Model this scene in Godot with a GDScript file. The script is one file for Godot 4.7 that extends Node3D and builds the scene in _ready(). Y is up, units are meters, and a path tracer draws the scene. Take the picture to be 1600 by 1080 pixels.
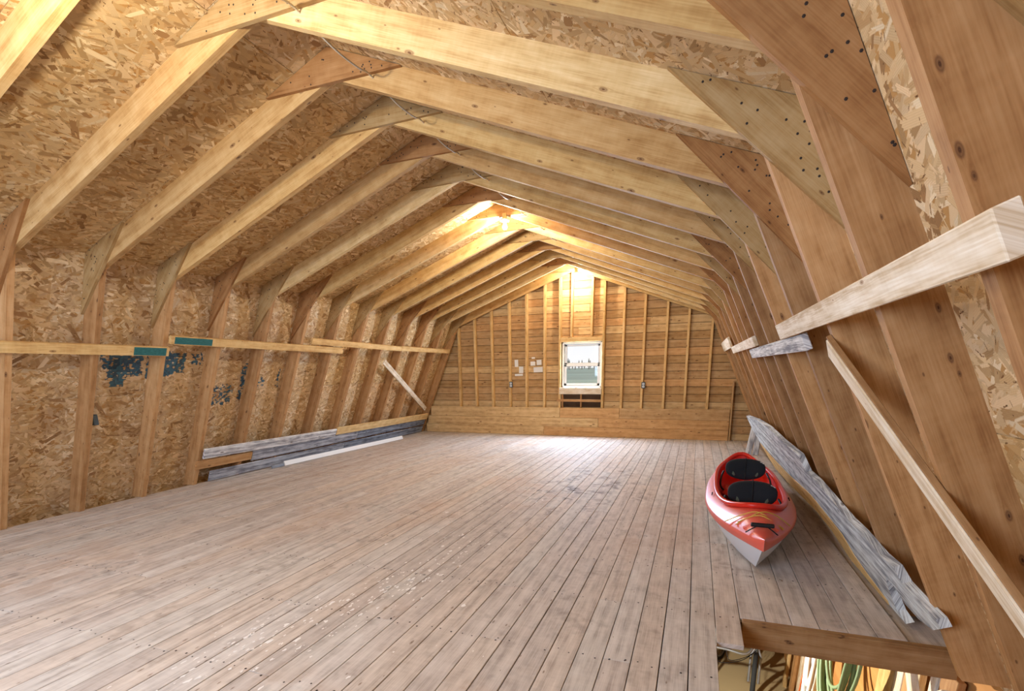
extends Node3D

# ---------------------------------------------------------------- measures (metres)
const W := 3.394          # inner foot of a frame leg, from the centre line
const KX := 2.431         # inner knee
const KY := 2.174
const H := 3.091          # inner ridge
const OW := 3.561         # outer foot
const OX := 2.545         # outer knee
const OY := 2.295
const OH := 3.2545        # outer ridge
const STEP := 0.61        # frame spacing
const FT := 0.046         # frame timber thickness
const ZEND := -7.47       # face of the siding on the window wall
const ZNEAR := 4.3

var rng := RandomNumberGenerator.new()
var mats := {}
var used_names := {}

# ---------------------------------------------------------------- scene helpers
func numbered(called: String) -> String:
	var n: int = used_names.get(called, 0)
	used_names[called] = n + 1
	return called if n == 0 else "%s_%03d" % [called, n]

func base(called: String, label: String, category: String, group := "", at := Vector3.ZERO) -> Node3D:
	var o := Node3D.new()
	o.name = numbered(called)
	add_child(o, true)
	o.position = at
	o.set_meta("label", label)
	o.set_meta("category", category)
	if group != "":
		o.set_meta("group", group)
	return o

func structure(called: String, label: String) -> Node3D:
	var o := Node3D.new()
	o.name = called
	add_child(o, true)
	o.set_meta("kind", "structure")
	o.set_meta("label", label)
	return o

func put(called: String, mesh: Mesh, mat: Material, parent: Node, xf := Transform3D()) -> MeshInstance3D:
	var m := MeshInstance3D.new()
	m.mesh = mesh
	m.material_override = mat
	m.transform = xf
	m.name = called if parent != self else numbered(called)
	parent.add_child(m, true)
	return m

func tag(o: Node, label: String, category: String, group := "") -> void:
	o.set_meta("label", label)
	o.set_meta("category", category)
	if group != "":
		o.set_meta("group", group)

# ---------------------------------------------------------------- mesh helpers
class MB:
	var v := PackedVector3Array()
	var n := PackedVector3Array()
	var t := PackedVector2Array()
	var t2 := PackedVector2Array()
	var two := false
	func tri(a: Vector3, b: Vector3, c: Vector3, want: Vector3, ua := Vector2.ZERO, ub := Vector2.ZERO, uc := Vector2.ZERO, wa := Vector2.ZERO, wb := Vector2.ZERO, wc := Vector2.ZERO) -> void:
		var g := (c - a).cross(b - a)
		if g.length_squared() < 1e-16:
			return
		var nn := g.normalized()
		if nn.dot(want) < 0.0:
			nn = -nn
			v.append_array([a, c, b])
			t.append_array([ua, uc, ub])
			t2.append_array([wa, wc, wb])
		else:
			v.append_array([a, b, c])
			t.append_array([ua, ub, uc])
			t2.append_array([wa, wb, wc])
		n.append_array([nn, nn, nn])
	func quad(a: Vector3, b: Vector3, c: Vector3, d: Vector3, want: Vector3, ua := Vector2.ZERO, ub := Vector2.ZERO, uc := Vector2.ZERO, ud := Vector2.ZERO) -> void:
		tri(a, b, c, want, ua, ub, uc)
		tri(a, c, d, want, ua, uc, ud)
	func commit() -> ArrayMesh:
		var arr := []
		arr.resize(Mesh.ARRAY_MAX)
		arr[Mesh.ARRAY_VERTEX] = v
		arr[Mesh.ARRAY_NORMAL] = n
		arr[Mesh.ARRAY_TEX_UV] = t
		if two:
			arr[Mesh.ARRAY_TEX_UV2] = t2
		var m := ArrayMesh.new()
		m.add_surface_from_arrays(Mesh.PRIMITIVE_TRIANGLES, arr)
		return m

const GRAIN_L := 2.4     # length of the wood picture along the grain
const GRAIN_W := 0.6     # across it

# a chamfered board: length along x, width along y, thickness along z, centred
func add_board(mb: MB, xf: Transform3D, l: float, w: float, t: float, c := 0.003, gl := GRAIN_L, gw := GRAIN_W) -> void:
	var h := Vector3(l, w, t) * 0.5
	c = minf(c, minf(h.x, minf(h.y, h.z)) * 0.45)
	var ou := rng.randf()
	var ov := rng.randf()
	var axes := [Vector3.RIGHT, Vector3.UP, Vector3.BACK]
	var P := func(i: int, si: float, j: int, sj: float, k: int, sk: float, ins: int) -> Vector3:
		# corner of the face across axis i: inset along j and k
		var p := Vector3.ZERO
		p[i] = si * h[i]
		p[j] = sj * (h[j] - c)
		p[k] = sk * (h[k] - c)
		return p
	var U := func(p: Vector3) -> Vector2:
		return Vector2(ou + p.x / gl, ov + (p.y + p.z) / gw)
	for i in 3:
		var j := (i + 1) % 3
		var k := (i + 2) % 3
		for s in [-1.0, 1.0]:
			var a: Vector3 = P.call(i, s, j, -1.0, k, -1.0, 0)
			var b: Vector3 = P.call(i, s, j, 1.0, k, -1.0, 0)
			var d: Vector3 = P.call(i, s, j, 1.0, k, 1.0, 0)
			var e: Vector3 = P.call(i, s, j, -1.0, k, 1.0, 0)
			mb.quad(xf * a, xf * b, xf * d, xf * e, xf.basis * (axes[i] * s), U.call(a), U.call(b), U.call(d), U.call(e))
	for i in 3:
		var j := (i + 1) % 3
		var k := (i + 2) % 3
		for s in [-1.0, 1.0]:
			for r in [-1.0, 1.0]:
				# edge along k between faces i (sign s) and j (sign r)
				var a: Vector3 = P.call(i, s, j, r, k, -1.0, 0)
				var b: Vector3 = P.call(i, s, j, r, k, 1.0, 0)
				var d: Vector3 = P.call(j, r, k, 1.0, i, s, 0)
				var e: Vector3 = P.call(j, r, k, -1.0, i, s, 0)
				mb.quad(xf * a, xf * b, xf * d, xf * e, xf.basis * (axes[i] * s + axes[j] * r), U.call(a), U.call(b), U.call(d), U.call(e))
	for sx in [-1.0, 1.0]:
		for sy in [-1.0, 1.0]:
			for sz in [-1.0, 1.0]:
				var a: Vector3 = P.call(0, sx, 1, sy, 2, sz, 0)
				var b: Vector3 = P.call(1, sy, 2, sz, 0, sx, 0)
				var d: Vector3 = P.call(2, sz, 0, sx, 1, sy, 0)
				mb.tri(xf * a, xf * b, xf * d, xf.basis * Vector3(sx, sy, sz), U.call(a), U.call(b), U.call(d))

func board_mesh(l: float, w: float, t: float, c := 0.003, gl := GRAIN_L, gw := GRAIN_W) -> ArrayMesh:
	var mb := MB.new()
	add_board(mb, Transform3D(), l, w, t, c, gl, gw)
	return mb.commit()

# transform whose x runs from a to b and whose z points as near as possible to face
func along(a: Vector3, b: Vector3, face: Vector3) -> Transform3D:
	var x := (b - a).normalized()
	var y := face.cross(x).normalized()
	var z := x.cross(y).normalized()
	return Transform3D(Basis(x, y, z), (a + b) * 0.5)

func plank(called: String, mat: Material, parent: Node, a: Vector3, b: Vector3, face: Vector3, w: float, t: float, c := 0.003) -> MeshInstance3D:
	return put(called, board_mesh(a.distance_to(b), w, t, c), mat, parent, along(a, b, face))

# polygon (in the plane x,y) pushed out from z0 to z1, grain along dir
func add_prism(mb: MB, poly: PackedVector2Array, z0: float, z1: float, dir: Vector2, gl := GRAIN_L, gw := GRAIN_W) -> void:
	var ou := rng.randf()
	var ov := rng.randf()
	var d := dir.normalized()
	var e := Vector2(-d.y, d.x)
	var U := func(p: Vector2, z: float) -> Vector2:
		return Vector2(ou + p.dot(d) / gl, ov + (p.dot(e) + z) / gw)
	var tris := Geometry2D.triangulate_polygon(poly)
	for z in [z0, z1]:
		var want := Vector3(0, 0, 1.0 if z == maxf(z0, z1) else -1.0)
		for i in range(0, tris.size(), 3):
			var a := poly[tris[i]]
			var b := poly[tris[i + 1]]
			var c := poly[tris[i + 2]]
			mb.tri(Vector3(a.x, a.y, z), Vector3(b.x, b.y, z), Vector3(c.x, c.y, z), want, U.call(a, z0), U.call(b, z0), U.call(c, z0))
	var ccw := not Geometry2D.is_polygon_clockwise(poly)
	for i in poly.size():
		var a := poly[i]
		var b := poly[(i + 1) % poly.size()]
		var ed := (b - a)
		var nn := Vector3(ed.y, -ed.x, 0) * (1.0 if ccw else -1.0)
		mb.quad(Vector3(a.x, a.y, z0), Vector3(b.x, b.y, z0), Vector3(b.x, b.y, z1), Vector3(a.x, a.y, z1), nn, U.call(a, 0.0), U.call(b, 0.0), U.call(b, z1 - z0), U.call(a, z1 - z0))

func prism(poly: PackedVector2Array, z0: float, z1: float, dir: Vector2) -> ArrayMesh:
	var mb := MB.new()
	add_prism(mb, poly, z0, z1, dir)
	return mb.commit()

# smooth surface through rows of points; out is a point well inside (the surface faces away from it)
func surface(rows: Array, out: Vector3, inward := false) -> ArrayMesh:
	var st := SurfaceTool.new()
	st.begin(Mesh.PRIMITIVE_TRIANGLES)
	var nu: int = rows[0].size()
	var vote := 0.0
	for i in rows.size() - 1:
		for j in nu - 1:
			var a: Vector3 = rows[i][j]
			var b: Vector3 = rows[i][j + 1]
			var c: Vector3 = rows[i + 1][j]
			vote += (c - a).cross(b - a).dot((a + b + c) / 3.0 - out)
	var flip := (vote < 0.0) != inward
	for i in rows.size():
		for j in nu:
			st.set_uv(Vector2(float(j) / (nu - 1), float(i) / (rows.size() - 1)))
			st.add_vertex(rows[i][j])
	for i in rows.size() - 1:
		for j in nu - 1:
			var a := i * nu + j
			var b := a + 1
			var c := a + nu
			var d := c + 1
			if flip:
				for q in [a, c, b, b, c, d]:
					st.add_index(q)
			else:
				for q in [a, b, c, b, d, c]:
					st.add_index(q)
	st.generate_normals()
	return st.commit()

# tube of round section along points
func add_tube(st: SurfaceTool, pts: PackedVector3Array, r: float, sides := 8, closed := false, first := 0) -> int:
	var n := pts.size()
	var up := Vector3.UP
	var prev := Vector3.ZERO
	for i in n:
		var a := pts[(i - 1 + n) % n] if (closed or i > 0) else pts[0]
		var b := pts[(i + 1) % n] if (closed or i < n - 1) else pts[n - 1]
		var t := (b - a).normalized()
		var side := t.cross(up)
		if prev != Vector3.ZERO:
			side = prev - t * prev.dot(t)
		elif side.length() < 0.05:
			side = t.cross(Vector3.RIGHT)
		side = side.normalized()
		prev = side
		var u2 := side.cross(t).normalized()
		for j in sides:
			var ang := TAU * j / sides
			var d := side * cos(ang) + u2 * sin(ang)
			st.set_normal(d)
			st.set_uv(Vector2(float(j) / sides, float(i) / n))
			st.add_vertex(pts[i] + d * r)
	var rings := n if closed else n - 1
	for i in rings:
		for j in sides:
			var a := first + i * sides + j
			var b := first + i * sides + (j + 1) % sides
			var c := first + ((i + 1) % n) * sides + j
			var d := first + ((i + 1) % n) * sides + (j + 1) % sides
			for q in [a, b, c, b, d, c]:
				st.add_index(q)
	if not closed:
		for e in [0, n - 1]:
			var f: int = first + e * sides
			for j in range(1, sides - 1):
				if e != 0:
					for q in [f, f + j, f + j + 1]:
						st.add_index(q)
				else:
					for q in [f, f + j + 1, f + j]:
						st.add_index(q)
	return first + n * sides

func tube(pts: PackedVector3Array, r: float, sides := 8, closed := false) -> ArrayMesh:
	var st := SurfaceTool.new()
	st.begin(Mesh.PRIMITIVE_TRIANGLES)
	add_tube(st, pts, r, sides, closed)
	return st.commit()

func tubes(lines: Array, r: float, sides := 8) -> ArrayMesh:
	var st := SurfaceTool.new()
	st.begin(Mesh.PRIMITIVE_TRIANGLES)
	var f := 0
	for l in lines:
		f = add_tube(st, PackedVector3Array(l), r, sides, false, f)
	return st.commit()

# profile of (radius, height) turned round the y axis
func lathe(profile: Array, sides := 20) -> ArrayMesh:
	var rows := []
	for p in profile:
		var row := []
		for j in sides + 1:
			var a := TAU * j / sides
			row.append(Vector3(cos(a) * p.x, p.y, sin(a) * p.x))
		rows.append(row)
	var lo: float = profile[0].y
	var hi: float = profile[profile.size() - 1].y
	return surface(rows, Vector3(0, (lo + hi) * 0.5, 0))

func smooth_line(pts: Array, per := 6, closed := false) -> PackedVector3Array:
	var out := PackedVector3Array()
	var n := pts.size()
	for i in (n if closed else n - 1):
		var p0: Vector3 = pts[(i - 1 + n) % n] if (closed or i > 0) else pts[i]
		var p1: Vector3 = pts[i]
		var p2: Vector3 = pts[(i + 1) % n]
		var p3: Vector3 = pts[(i + 2) % n] if (closed or i + 2 < n) else pts[(i + 1) % n]
		for k in per:
			out.append(p1.cubic_interpolate(p2, p0, p3, float(k) / per))
	if not closed:
		out.append(pts[n - 1])
	return out

# ---------------------------------------------------------------- pictures of materials
func noise_bytes(w: int, h: int, freq: float, sd: int, octaves := 3) -> PackedByteArray:
	var f := FastNoiseLite.new()
	f.noise_type = FastNoiseLite.TYPE_SIMPLEX_SMOOTH
	f.seed = sd
	f.frequency = freq
	f.fractal_octaves = octaves
	var im := f.get_seamless_image(w, h)
	im.convert(Image.FORMAT_L8)
	return im.get_data()

# noise made on a small picture and stretched along x
func streaks(w: int, h: int, squeeze: int, freq: float, sd: int, octaves := 3) -> PackedByteArray:
	var f := FastNoiseLite.new()
	f.noise_type = FastNoiseLite.TYPE_SIMPLEX_SMOOTH
	f.seed = sd
	f.frequency = freq
	f.fractal_octaves = octaves
	var im := f.get_seamless_image(w / squeeze, h)
	im.convert(Image.FORMAT_L8)
	im.resize(w, h, Image.INTERPOLATE_CUBIC)
	return im.get_data()

func wood_picture(w: int, h: int, sd: int, pale: Color, mid: Color, dark: Color, knots: int, knot_color: Color, saw: float, contrast: float) -> ImageTexture:
	var r := RandomNumberGenerator.new()
	r.seed = sd
	var fine := streaks(w, h, 16, 0.16, sd + 1, 4)
	var broad := streaks(w, h, 16, 0.018, sd + 2, 3)
	var blot := noise_bytes(w, h, 0.012, sd + 3, 4)
	var cross := streaks(h, w, 16, 0.09, sd + 4, 2)  # saw marks, read turned
	var kx := PackedFloat32Array()
	var ky := PackedFloat32Array()
	var kr := PackedFloat32Array()
	for i in knots:
		kx.append(r.randf() * w)
		ky.append(r.randf() * h)
		kr.append(2.0 + 7.0 * pow(r.randf(), 2.0))
	# displacement of the grain and darkness of the knots
	var bend := PackedFloat32Array()
	bend.resize(w * h)
	var knot := PackedFloat32Array()
	knot.resize(w * h)
	for i in knots:
		var reach := int(kr[i] * 6.0)
		for dx in range(-reach * 2, reach * 2 + 1):
			var x := posmod(int(kx[i]) + dx, w)
			for dy in range(-reach, reach + 1):
				var y := posmod(int(ky[i]) + dy, h)
				var q := sqrt(dx * dx * 0.62 + dy * dy) / kr[i]
				if q > 6.0:
					continue
				bend[y * w + x] += -signf(dy) * kr[i] * 1.4 * exp(-q * q * 0.25)
				if q < 1.6:
					knot[y * w + x] = maxf(knot[y * w + x], clampf(1.35 - q, 0.0, 1.0) * (0.72 + 0.28 * sin(q * 9.0)))
	var out := PackedByteArray()
	out.resize(w * h * 3)
	for y in h:
		for x in w:
			var i := y * w + x
			var yy := posmod(int(y + bend[i]), h)
			var f := float(fine[yy * w + x]) / 255.0
			var b := float(broad[yy * w + x]) / 255.0
			var m := float(blot[i]) / 255.0
			var s := float(cross[x * h + y]) / 255.0
			var k := 0.5 + (f - 0.5) * contrast + (b - 0.5) * contrast * 1.1 + (m - 0.5) * 0.5 + (s - 0.5) * saw
			var c := pale.lerp(mid, clampf(k * 2.0, 0.0, 1.0)) if k < 0.5 else mid.lerp(dark, clampf(k * 2.0 - 1.0, 0.0, 1.0))
			if knot[i] > 0.0:
				c = c.lerp(knot_color, knot[i] * 0.9)
			out[i * 3] = int(c.r * 255.0)
			out[i * 3 + 1] = int(c.g * 255.0)
			out[i * 3 + 2] = int(c.b * 255.0)
	return ImageTexture.create_from_image(Image.create_from_data(w, h, false, Image.FORMAT_RGB8, out))

# strand board: flakes laid over each other; returns [colour, height]
func strand_pictures(n: int, sd: int) -> Array:
	var r := RandomNumberGenerator.new()
	r.seed = sd
	var pal := [Color8(207, 178, 138), Color8(197, 166, 123), Color8(186, 153, 108), Color8(221, 199, 163), Color8(169, 135, 92), Color8(202, 172, 129), Color8(150, 114, 75)]
	var wt := [0.2, 0.24, 0.18, 0.1, 0.1, 0.14, 0.04]
	var out := PackedByteArray()
	out.resize(n * n * 3)
	var hm := PackedByteArray()
	hm.resize(n * n)
	for i in n * n:
		out[i * 3] = 176
		out[i * 3 + 1] = 134
		out[i * 3 + 2] = 82
		hm[i] = 60
	for q in 3300:
		var cx := r.randf() * n
		var cy := r.randf() * n
		var ang := r.randfn(0.0, 0.75)
		var l := int(r.randf_range(26.0, 104.0))
		var w := int(r.randf_range(7.0, 25.0))
		if q > 2700:
			l = int(l * 0.5)
			w = int(w * 0.55)
		var pick := r.randf()
		var c: Color = pal[0]
		for k in pal.size():
			pick -= wt[k]
			if pick <= 0.0:
				c = pal[k]
				break
		var tone := r.randf_range(0.93, 1.06)
		var cr := c.r * tone * 255.0
		var cg := c.g * tone * 255.0
		var cb := c.b * tone * 255.0
		var hh := r.randi_range(70, 235)
		var tilt := r.randf_range(-30.0, 30.0)
		var ca := cos(ang)
		var sa := sin(ang)
		var skew := r.randf_range(-0.5, 0.5)
		var str_amp := r.randf_range(3.0, 9.0)
		var ph := r.randf() * 9.0
		for bi in range(0, int(w * 1.35)):
			var b := bi / 1.35 - w * 0.5
			var streak := sin(b * 1.7 + ph) * str_amp + sin(b * 3.1 + ph * 2.0) * str_amp * 0.5
			var l0 := -l * 0.5 + b * skew + sin(b * 0.9 + ph) * 2.5
			var px_r := int(clampf(cr + streak, 0, 255))
			var px_g := int(clampf(cg + streak, 0, 255))
			var px_b := int(clampf(cb + streak, 0, 255))
			var hv := int(clampf(hh + tilt * b / w, 0, 255))
			for ai in range(0, int(l * 1.3)):
				var a := l0 + ai / 1.3
				var x := posmod(int(cx + a * ca - b * sa), n)
				var y := posmod(int(cy + a * sa + b * ca), n)
				var i := y * n + x
				out[i * 3] = px_r
				out[i * 3 + 1] = px_g
				out[i * 3 + 2] = px_b
				hm[i] = hv
	# small dark chips and resin specks
	for q in 520:
		var cx := r.randi() % n
		var cy := r.randi() % n
		var l := r.randi_range(4, 16)
		var ang := r.randfn(0.0, 0.8)
		for a in l:
			for b in r.randi_range(1, 3):
				var i := posmod(cy + int(a * sin(ang)) + b, n) * n + posmod(cx + int(a * cos(ang)), n)
				out[i * 3] = 96
				out[i * 3 + 1] = 62
				out[i * 3 + 2] = 34
				hm[i] = 30
	return [ImageTexture.create_from_image(Image.create_from_data(n, n, false, Image.FORMAT_RGB8, out)), ImageTexture.create_from_image(Image.create_from_data(n, n, false, Image.FORMAT_L8, hm))]

# old paint and water marks on the lower left wall: x runs along the wall (z 0.6 .. -3.6), y down the slope (0 top .. 2.55 m)
func wall_marks() -> ImageTexture:
	var w := 1376
	var h := 816
	var mpp := 0.003125
	var r := RandomNumberGenerator.new()
	r.seed = 77
	var blot := noise_bytes(w, h, 0.006, 301, 4)
	var fine := noise_bytes(w, h, 0.05, 302, 3)
	var dry := streaks(w, h, 8, 0.2, 303, 3)
	var out := PackedByteArray()
	out.resize(w * h * 4)
	for y in h:
		for x in w:
			var i := y * w + x
			var b := blot[i] / 255.0 + (fine[i] / 255.0 - 0.5) * 0.3
			var a := clampf((b - 0.56) * 5.0, 0.0, 1.0) * 0.3
			out[i * 4] = 122
			out[i * 4 + 1] = 74
			out[i * 4 + 2] = 32
			out[i * 4 + 3] = int(a * 255.0)
	# brush strokes of teal paint: [z from, z to, slope from, slope to, density]
	var strokes := [[-0.77, -0.95, 0.83, 1.02, 0.55], [-0.83, -1.02, 0.82, 1.13, 0.7], [-0.87, -1.0, 0.86, 1.2, 1.2], [-0.95, -1.17, 0.82, 1.1, 0.8], [-1.2, -1.36, 0.8, 1.14, 0.85], [-1.28, -1.5, 0.82, 1.1, 1.0], [-1.38, -1.62, 0.84, 1.06, 0.8], [-1.66, -1.82, 0.82, 0.98, 0.35], [-2.36, -2.44, 0.95, 1.45, 0.8], [-2.94, -3.0, 1.0, 1.5, 0.45], [-1.95, -2.3, 1.2, 1.5, 0.22], [-2.5, -2.75, 1.1, 1.4, 0.2]]
	for s in strokes:
		var x0 := int((0.6 - s[0]) / mpp)
		var x1 := int((0.6 - s[1]) / mpp)
		var y0 := int(s[2] / mpp)
		var y1 := int(s[3] / mpp)
		for y in range(y0, y1):
			for x in range(x0, x1):
				if x < 0 or x >= w or y < 0 or y >= h:
					continue
				var i := y * w + x
				var d := dry[i] / 255.0 * 0.4 + fine[i] / 255.0 * 0.85
				var edge := minf(minf(x - x0, x1 - x), minf(y - y0, y1 - y)) / 10.0
				if d < 0.53 + 0.3 * s[4] - 0.25 * (1.0 - clampf(edge, 0.0, 1.0)):
					var tone := blot[i] % 40
					out[i * 4] = 22 + tone / 3
					out[i * 4 + 1] = 62 + tone
					out[i * 4 + 2] = 84 + tone
					out[i * 4 + 3] = 236
	return ImageTexture.create_from_image(Image.create_from_data(w, h, false, Image.FORMAT_RGBA8, out))

# scuffs and dirt on the loft floor: x -3.5..3.5, z 4.3..-7.5
func floor_marks() -> ImageTexture:
	var w := 896
	var h := 1510
	var mpp := 7.0 / w
	var blot := noise_bytes(w, h, 0.004, 401, 4)
	var mid := noise_bytes(w, h, 0.02, 402, 4)
	var fine := noise_bytes(w, h, 0.09, 403, 3)
	var out := PackedByteArray()
	out.resize(w * h * 4)
	for y in h:
		var z := 4.3 - y * mpp
		for x in w:
			var i := y * w + x
			var wx := -3.5 + x * mpp
			var d := Vector2((wx - 1.15) / 0.7, (z + 3.1) / 1.3).length()
			var worn := clampf(1.2 - d, 0.0, 1.0)
			var b := blot[i] / 255.0
			var m := mid[i] / 255.0
			var f := fine[i] / 255.0
			var a := clampf((m * 0.6 + f * 0.4 - 0.62 + worn * 0.12) * 6.0, 0.0, 1.0) * (0.28 + worn * 0.5)
			var c := Color8(92, 74, 60)
			if a < 0.05 and b > 0.52:
				c = Color8(200, 180, 164) if m > 0.5 else Color8(176, 146, 122)
				a = clampf((b - 0.52) * 2.0, 0.0, 0.3)
			out[i * 4] = int(c.r * 255)
			out[i * 4 + 1] = int(c.g * 255)
			out[i * 4 + 2] = int(c.b * 255)
			out[i * 4 + 3] = int(a * 255)
	return ImageTexture.create_from_image(Image.create_from_data(w, h, false, Image.FORMAT_RGBA8, out))

func mat(called: String, color: Color, tex: Texture2D = null, rough := 0.8, height: Texture2D = null, hs := 0.0) -> StandardMaterial3D:
	var m := StandardMaterial3D.new()
	m.resource_name = called
	m.albedo_color = color
	m.albedo_texture = tex
	m.roughness = rough
	m.metallic_specular = 0.35
	if height:
		m.heightmap_enabled = true
		m.heightmap_texture = height
		m.heightmap_scale = hs
	mats[called] = m
	return m

func make_materials() -> void:
	var pine := wood_picture(1024, 512, 11, Color8(226, 198, 148), Color8(208, 174, 118), Color8(176, 136, 82), 26, Color8(92, 56, 30), 0.14, 0.46)
	var old := wood_picture(1024, 512, 21, Color8(202, 168, 124), Color8(182, 144, 98), Color8(148, 108, 66), 40, Color8(66, 40, 24), 0.1, 0.46)
	var grey := wood_picture(1024, 512, 31, Color8(230, 229, 226), Color8(192, 189, 186), Color8(122, 119, 122), 14, Color8(70, 58, 52), 0.08, 1.1)
	var deck := wood_picture(1024, 512, 41, Color8(214, 206, 196), Color8(195, 185, 175), Color8(163, 152, 142), 20, Color8(104, 84, 68), 0.14, 0.5)
	var bright := wood_picture(1024, 512, 51, Color8(236, 226, 208), Color8(216, 198, 170), Color8(184, 156, 118), 16, Color8(120, 82, 50), 0.12, 0.7)
	for i in 4:
		var c: Color = [Color(1, 1, 1), Color(0.93, 0.9, 0.84), Color(0.98, 0.93, 0.86), Color(0.88, 0.83, 0.78)][i]
		mat("rafter%d" % i, c, pine, 0.72, pine, 0.06)
	for i in 3:
		var c: Color = [Color(0.98, 0.93, 0.88), Color(0.9, 0.84, 0.78), Color(0.84, 0.8, 0.77)][i]
		mat("leg%d" % i, c, old, 0.75, old, 0.06)
	mat("gusset0", Color(0.78, 0.75, 0.72), pine, 0.8, pine, 0.06)
	mat("gusset1", Color(0.84, 0.76, 0.68), old, 0.8, old, 0.06)
	var clad := wood_picture(1024, 512, 71, Color8(220, 192, 148), Color8(202, 170, 122), Color8(166, 132, 90), 44, Color8(80, 48, 26), 0.1, 0.5)
	for i in 4:
		var c: Color = [Color(1, 0.98, 0.94), Color(0.9, 0.85, 0.8), Color(0.96, 0.88, 0.8), Color(0.86, 0.8, 0.72)][i]
		mat("siding%d" % i, c, clad, 0.78, clad, 0.05)
	mat("siding_dark", Color(0.42, 0.4, 0.42), old, 0.85, old, 0.05)
	mat("stud", Color(1, 0.97, 0.93), pine, 0.75, pine, 0.05)
	mat("rail", Color(1, 0.97, 0.92), pine, 0.75, pine, 0.05)
	mat("weathered0", Color(1, 1, 1), grey, 0.85, grey, 0.1)
	mat("weathered1", Color(0.82, 0.83, 0.86), grey, 0.85, grey, 0.1)
	mat("weathered2", Color(0.66, 0.69, 0.74), grey, 0.85, grey, 0.1)
	mat("slab", Color(0.96, 0.99, 1), grey, 0.8, grey, 0.25)
	mat("bright", Color(1, 1, 1), bright, 0.75, bright, 0.06)
	mat("post", Color(0.9, 0.84, 0.76), old, 0.78, old, 0.06)
	var fm := floor_marks()
	for i in 5:
		var c: Color = [Color(1, 1, 1), Color(0.97, 0.955, 0.945), Color(0.99, 0.965, 0.94), Color(0.945, 0.93, 0.92), Color(0.98, 0.98, 0.975)][i]
		var m := mat("floor%d" % i, c, deck, 0.72, deck, 0.04)
		m.metallic_specular = 0.22
		m.detail_enabled = true
		m.detail_albedo = fm
		m.detail_uv_layer = BaseMaterial3D.DETAIL_UV_2
		m.detail_blend_mode = BaseMaterial3D.BLEND_MODE_MIX
	mat("header", Color(0.82, 0.79, 0.76), old, 0.75, old, 0.06)
	var o := strand_pictures(1024, 61)
	for i in 3:
		var c: Color = [Color(1, 1, 1), Color(0.96, 0.92, 0.88), Color(0.98, 0.96, 0.9)][i]
		mat("strand%d" % i, c, o[0], 0.7, o[1], 0.12)
	var marked := mat("strand_marked", Color(1, 1, 1), o[0], 0.7, o[1], 0.12)
	marked.detail_enabled = true
	marked.detail_albedo = wall_marks()
	marked.detail_uv_layer = BaseMaterial3D.DETAIL_UV_2
	marked.detail_blend_mode = BaseMaterial3D.BLEND_MODE_MIX
	mat("white_plastic", Color8(236, 236, 232), null, 0.35)
	mat("white_paint", Color8(226, 224, 218), null, 0.5)
	mat("black", Color8(28, 28, 30), null, 0.6)
	mat("nail", Color8(46, 36, 30), null, 0.6)
	mat("cable", Color8(196, 186, 164), null, 0.5)
	mat("teal_paint", Color8(52, 112, 108), noise_tex(88), 0.6)
	mat("paper", Color8(226, 222, 212), null, 0.8)
	mat("grey_box", Color8(70, 78, 80), null, 0.5)
	mat("spatter", Color8(228, 222, 214), null, 0.6)
	mat("porcelain", Color8(238, 234, 226), null, 0.25)
	var k := mat("kayak_red", Color8(216, 92, 76), null, 0.34)
	k.clearcoat_enabled = true
	k.clearcoat = 0.35
	k.clearcoat_roughness = 0.25
	mat("kayak_rim", Color8(204, 48, 34), null, 0.3)
	mat("kayak_inside", Color8(206, 40, 26), null, 0.4)
	mat("kayak_hull", Color8(214, 216, 220), null, 0.35)
	var f := mat("seat_fabric", Color8(26, 30, 34), null, 0.85)
	f.rim_enabled = true
	f.rim = 0.3
	mat("seat_patch", Color8(86, 92, 78), null, 0.8)
	mat("bungee", Color8(196, 160, 72), null, 0.6)
	mat("tyre", Color8(40, 42, 44), null, 0.8)
	var st := mat("steel", Color8(150, 156, 164), null, 0.35)
	st.metallic = 0.7
	mat("bike_paint", Color8(122, 140, 158), null, 0.35)
	mat("hose_green", Color8(124, 144, 108), null, 0.45)
	mat("hose_white", Color8(226, 224, 220), null, 0.45)
	mat("orange_cord", Color8(206, 108, 62), null, 0.5)
	mat("straw", Color8(206, 184, 140), noise_tex(91), 0.95)
	mat("lower_wall", Color(0.96, 0.86, 0.72), old, 0.85)
	mat("grass", Color8(168, 186, 160), noise_tex(93), 0.95)
	mat("far_field", Color8(150, 172, 154), noise_tex(94), 0.95)
	mat("conifer", Color8(70, 92, 84), null, 0.95)
	mat("conifer_trunk", Color8(84, 70, 60), null, 0.95)
	var g := mat("glass", Color(1, 1, 1, 0.06), null, 0.03)
	g.transparency = BaseMaterial3D.TRANSPARENCY_ALPHA
	var b := mat("bulb_glow", Color(1, 1, 1), null, 0.3)
	b.emission_enabled = true
	b.emission = Color8(255, 236, 200)
	b.emission_energy_multiplier = 6.0
	mat("vinyl", Color8(232, 232, 230), null, 0.4)

func noise_tex(sd: int) -> ImageTexture:
	var n := 256
	var a := noise_bytes(n, n, 0.03, sd, 4)
	var out := PackedByteArray()
	out.resize(n * n * 3)
	for i in n * n:
		var v := int(196 + a[i] * 0.23)
		for c in 3:
			out[i * 3 + c] = mini(v, 255)
	return ImageTexture.create_from_image(Image.create_from_data(n, n, false, Image.FORMAT_RGB8, out))

# ---------------------------------------------------------------- wall geometry
func leg_in(y: float) -> float:      # inner face of a leg at height y
	return W - (W - KX) * y / KY

func wall_normal(side: float) -> Vector3:   # out of the room
	return Vector3(side * KY, W - KX, 0).normalized()

# a point on the inner faces of the legs, pushed into the room by off
func on_wall(side: float, y: float, z: float, off := 0.0) -> Vector3:
	return Vector3(side * leg_in(y), y, z) - wall_normal(side) * off

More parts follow.
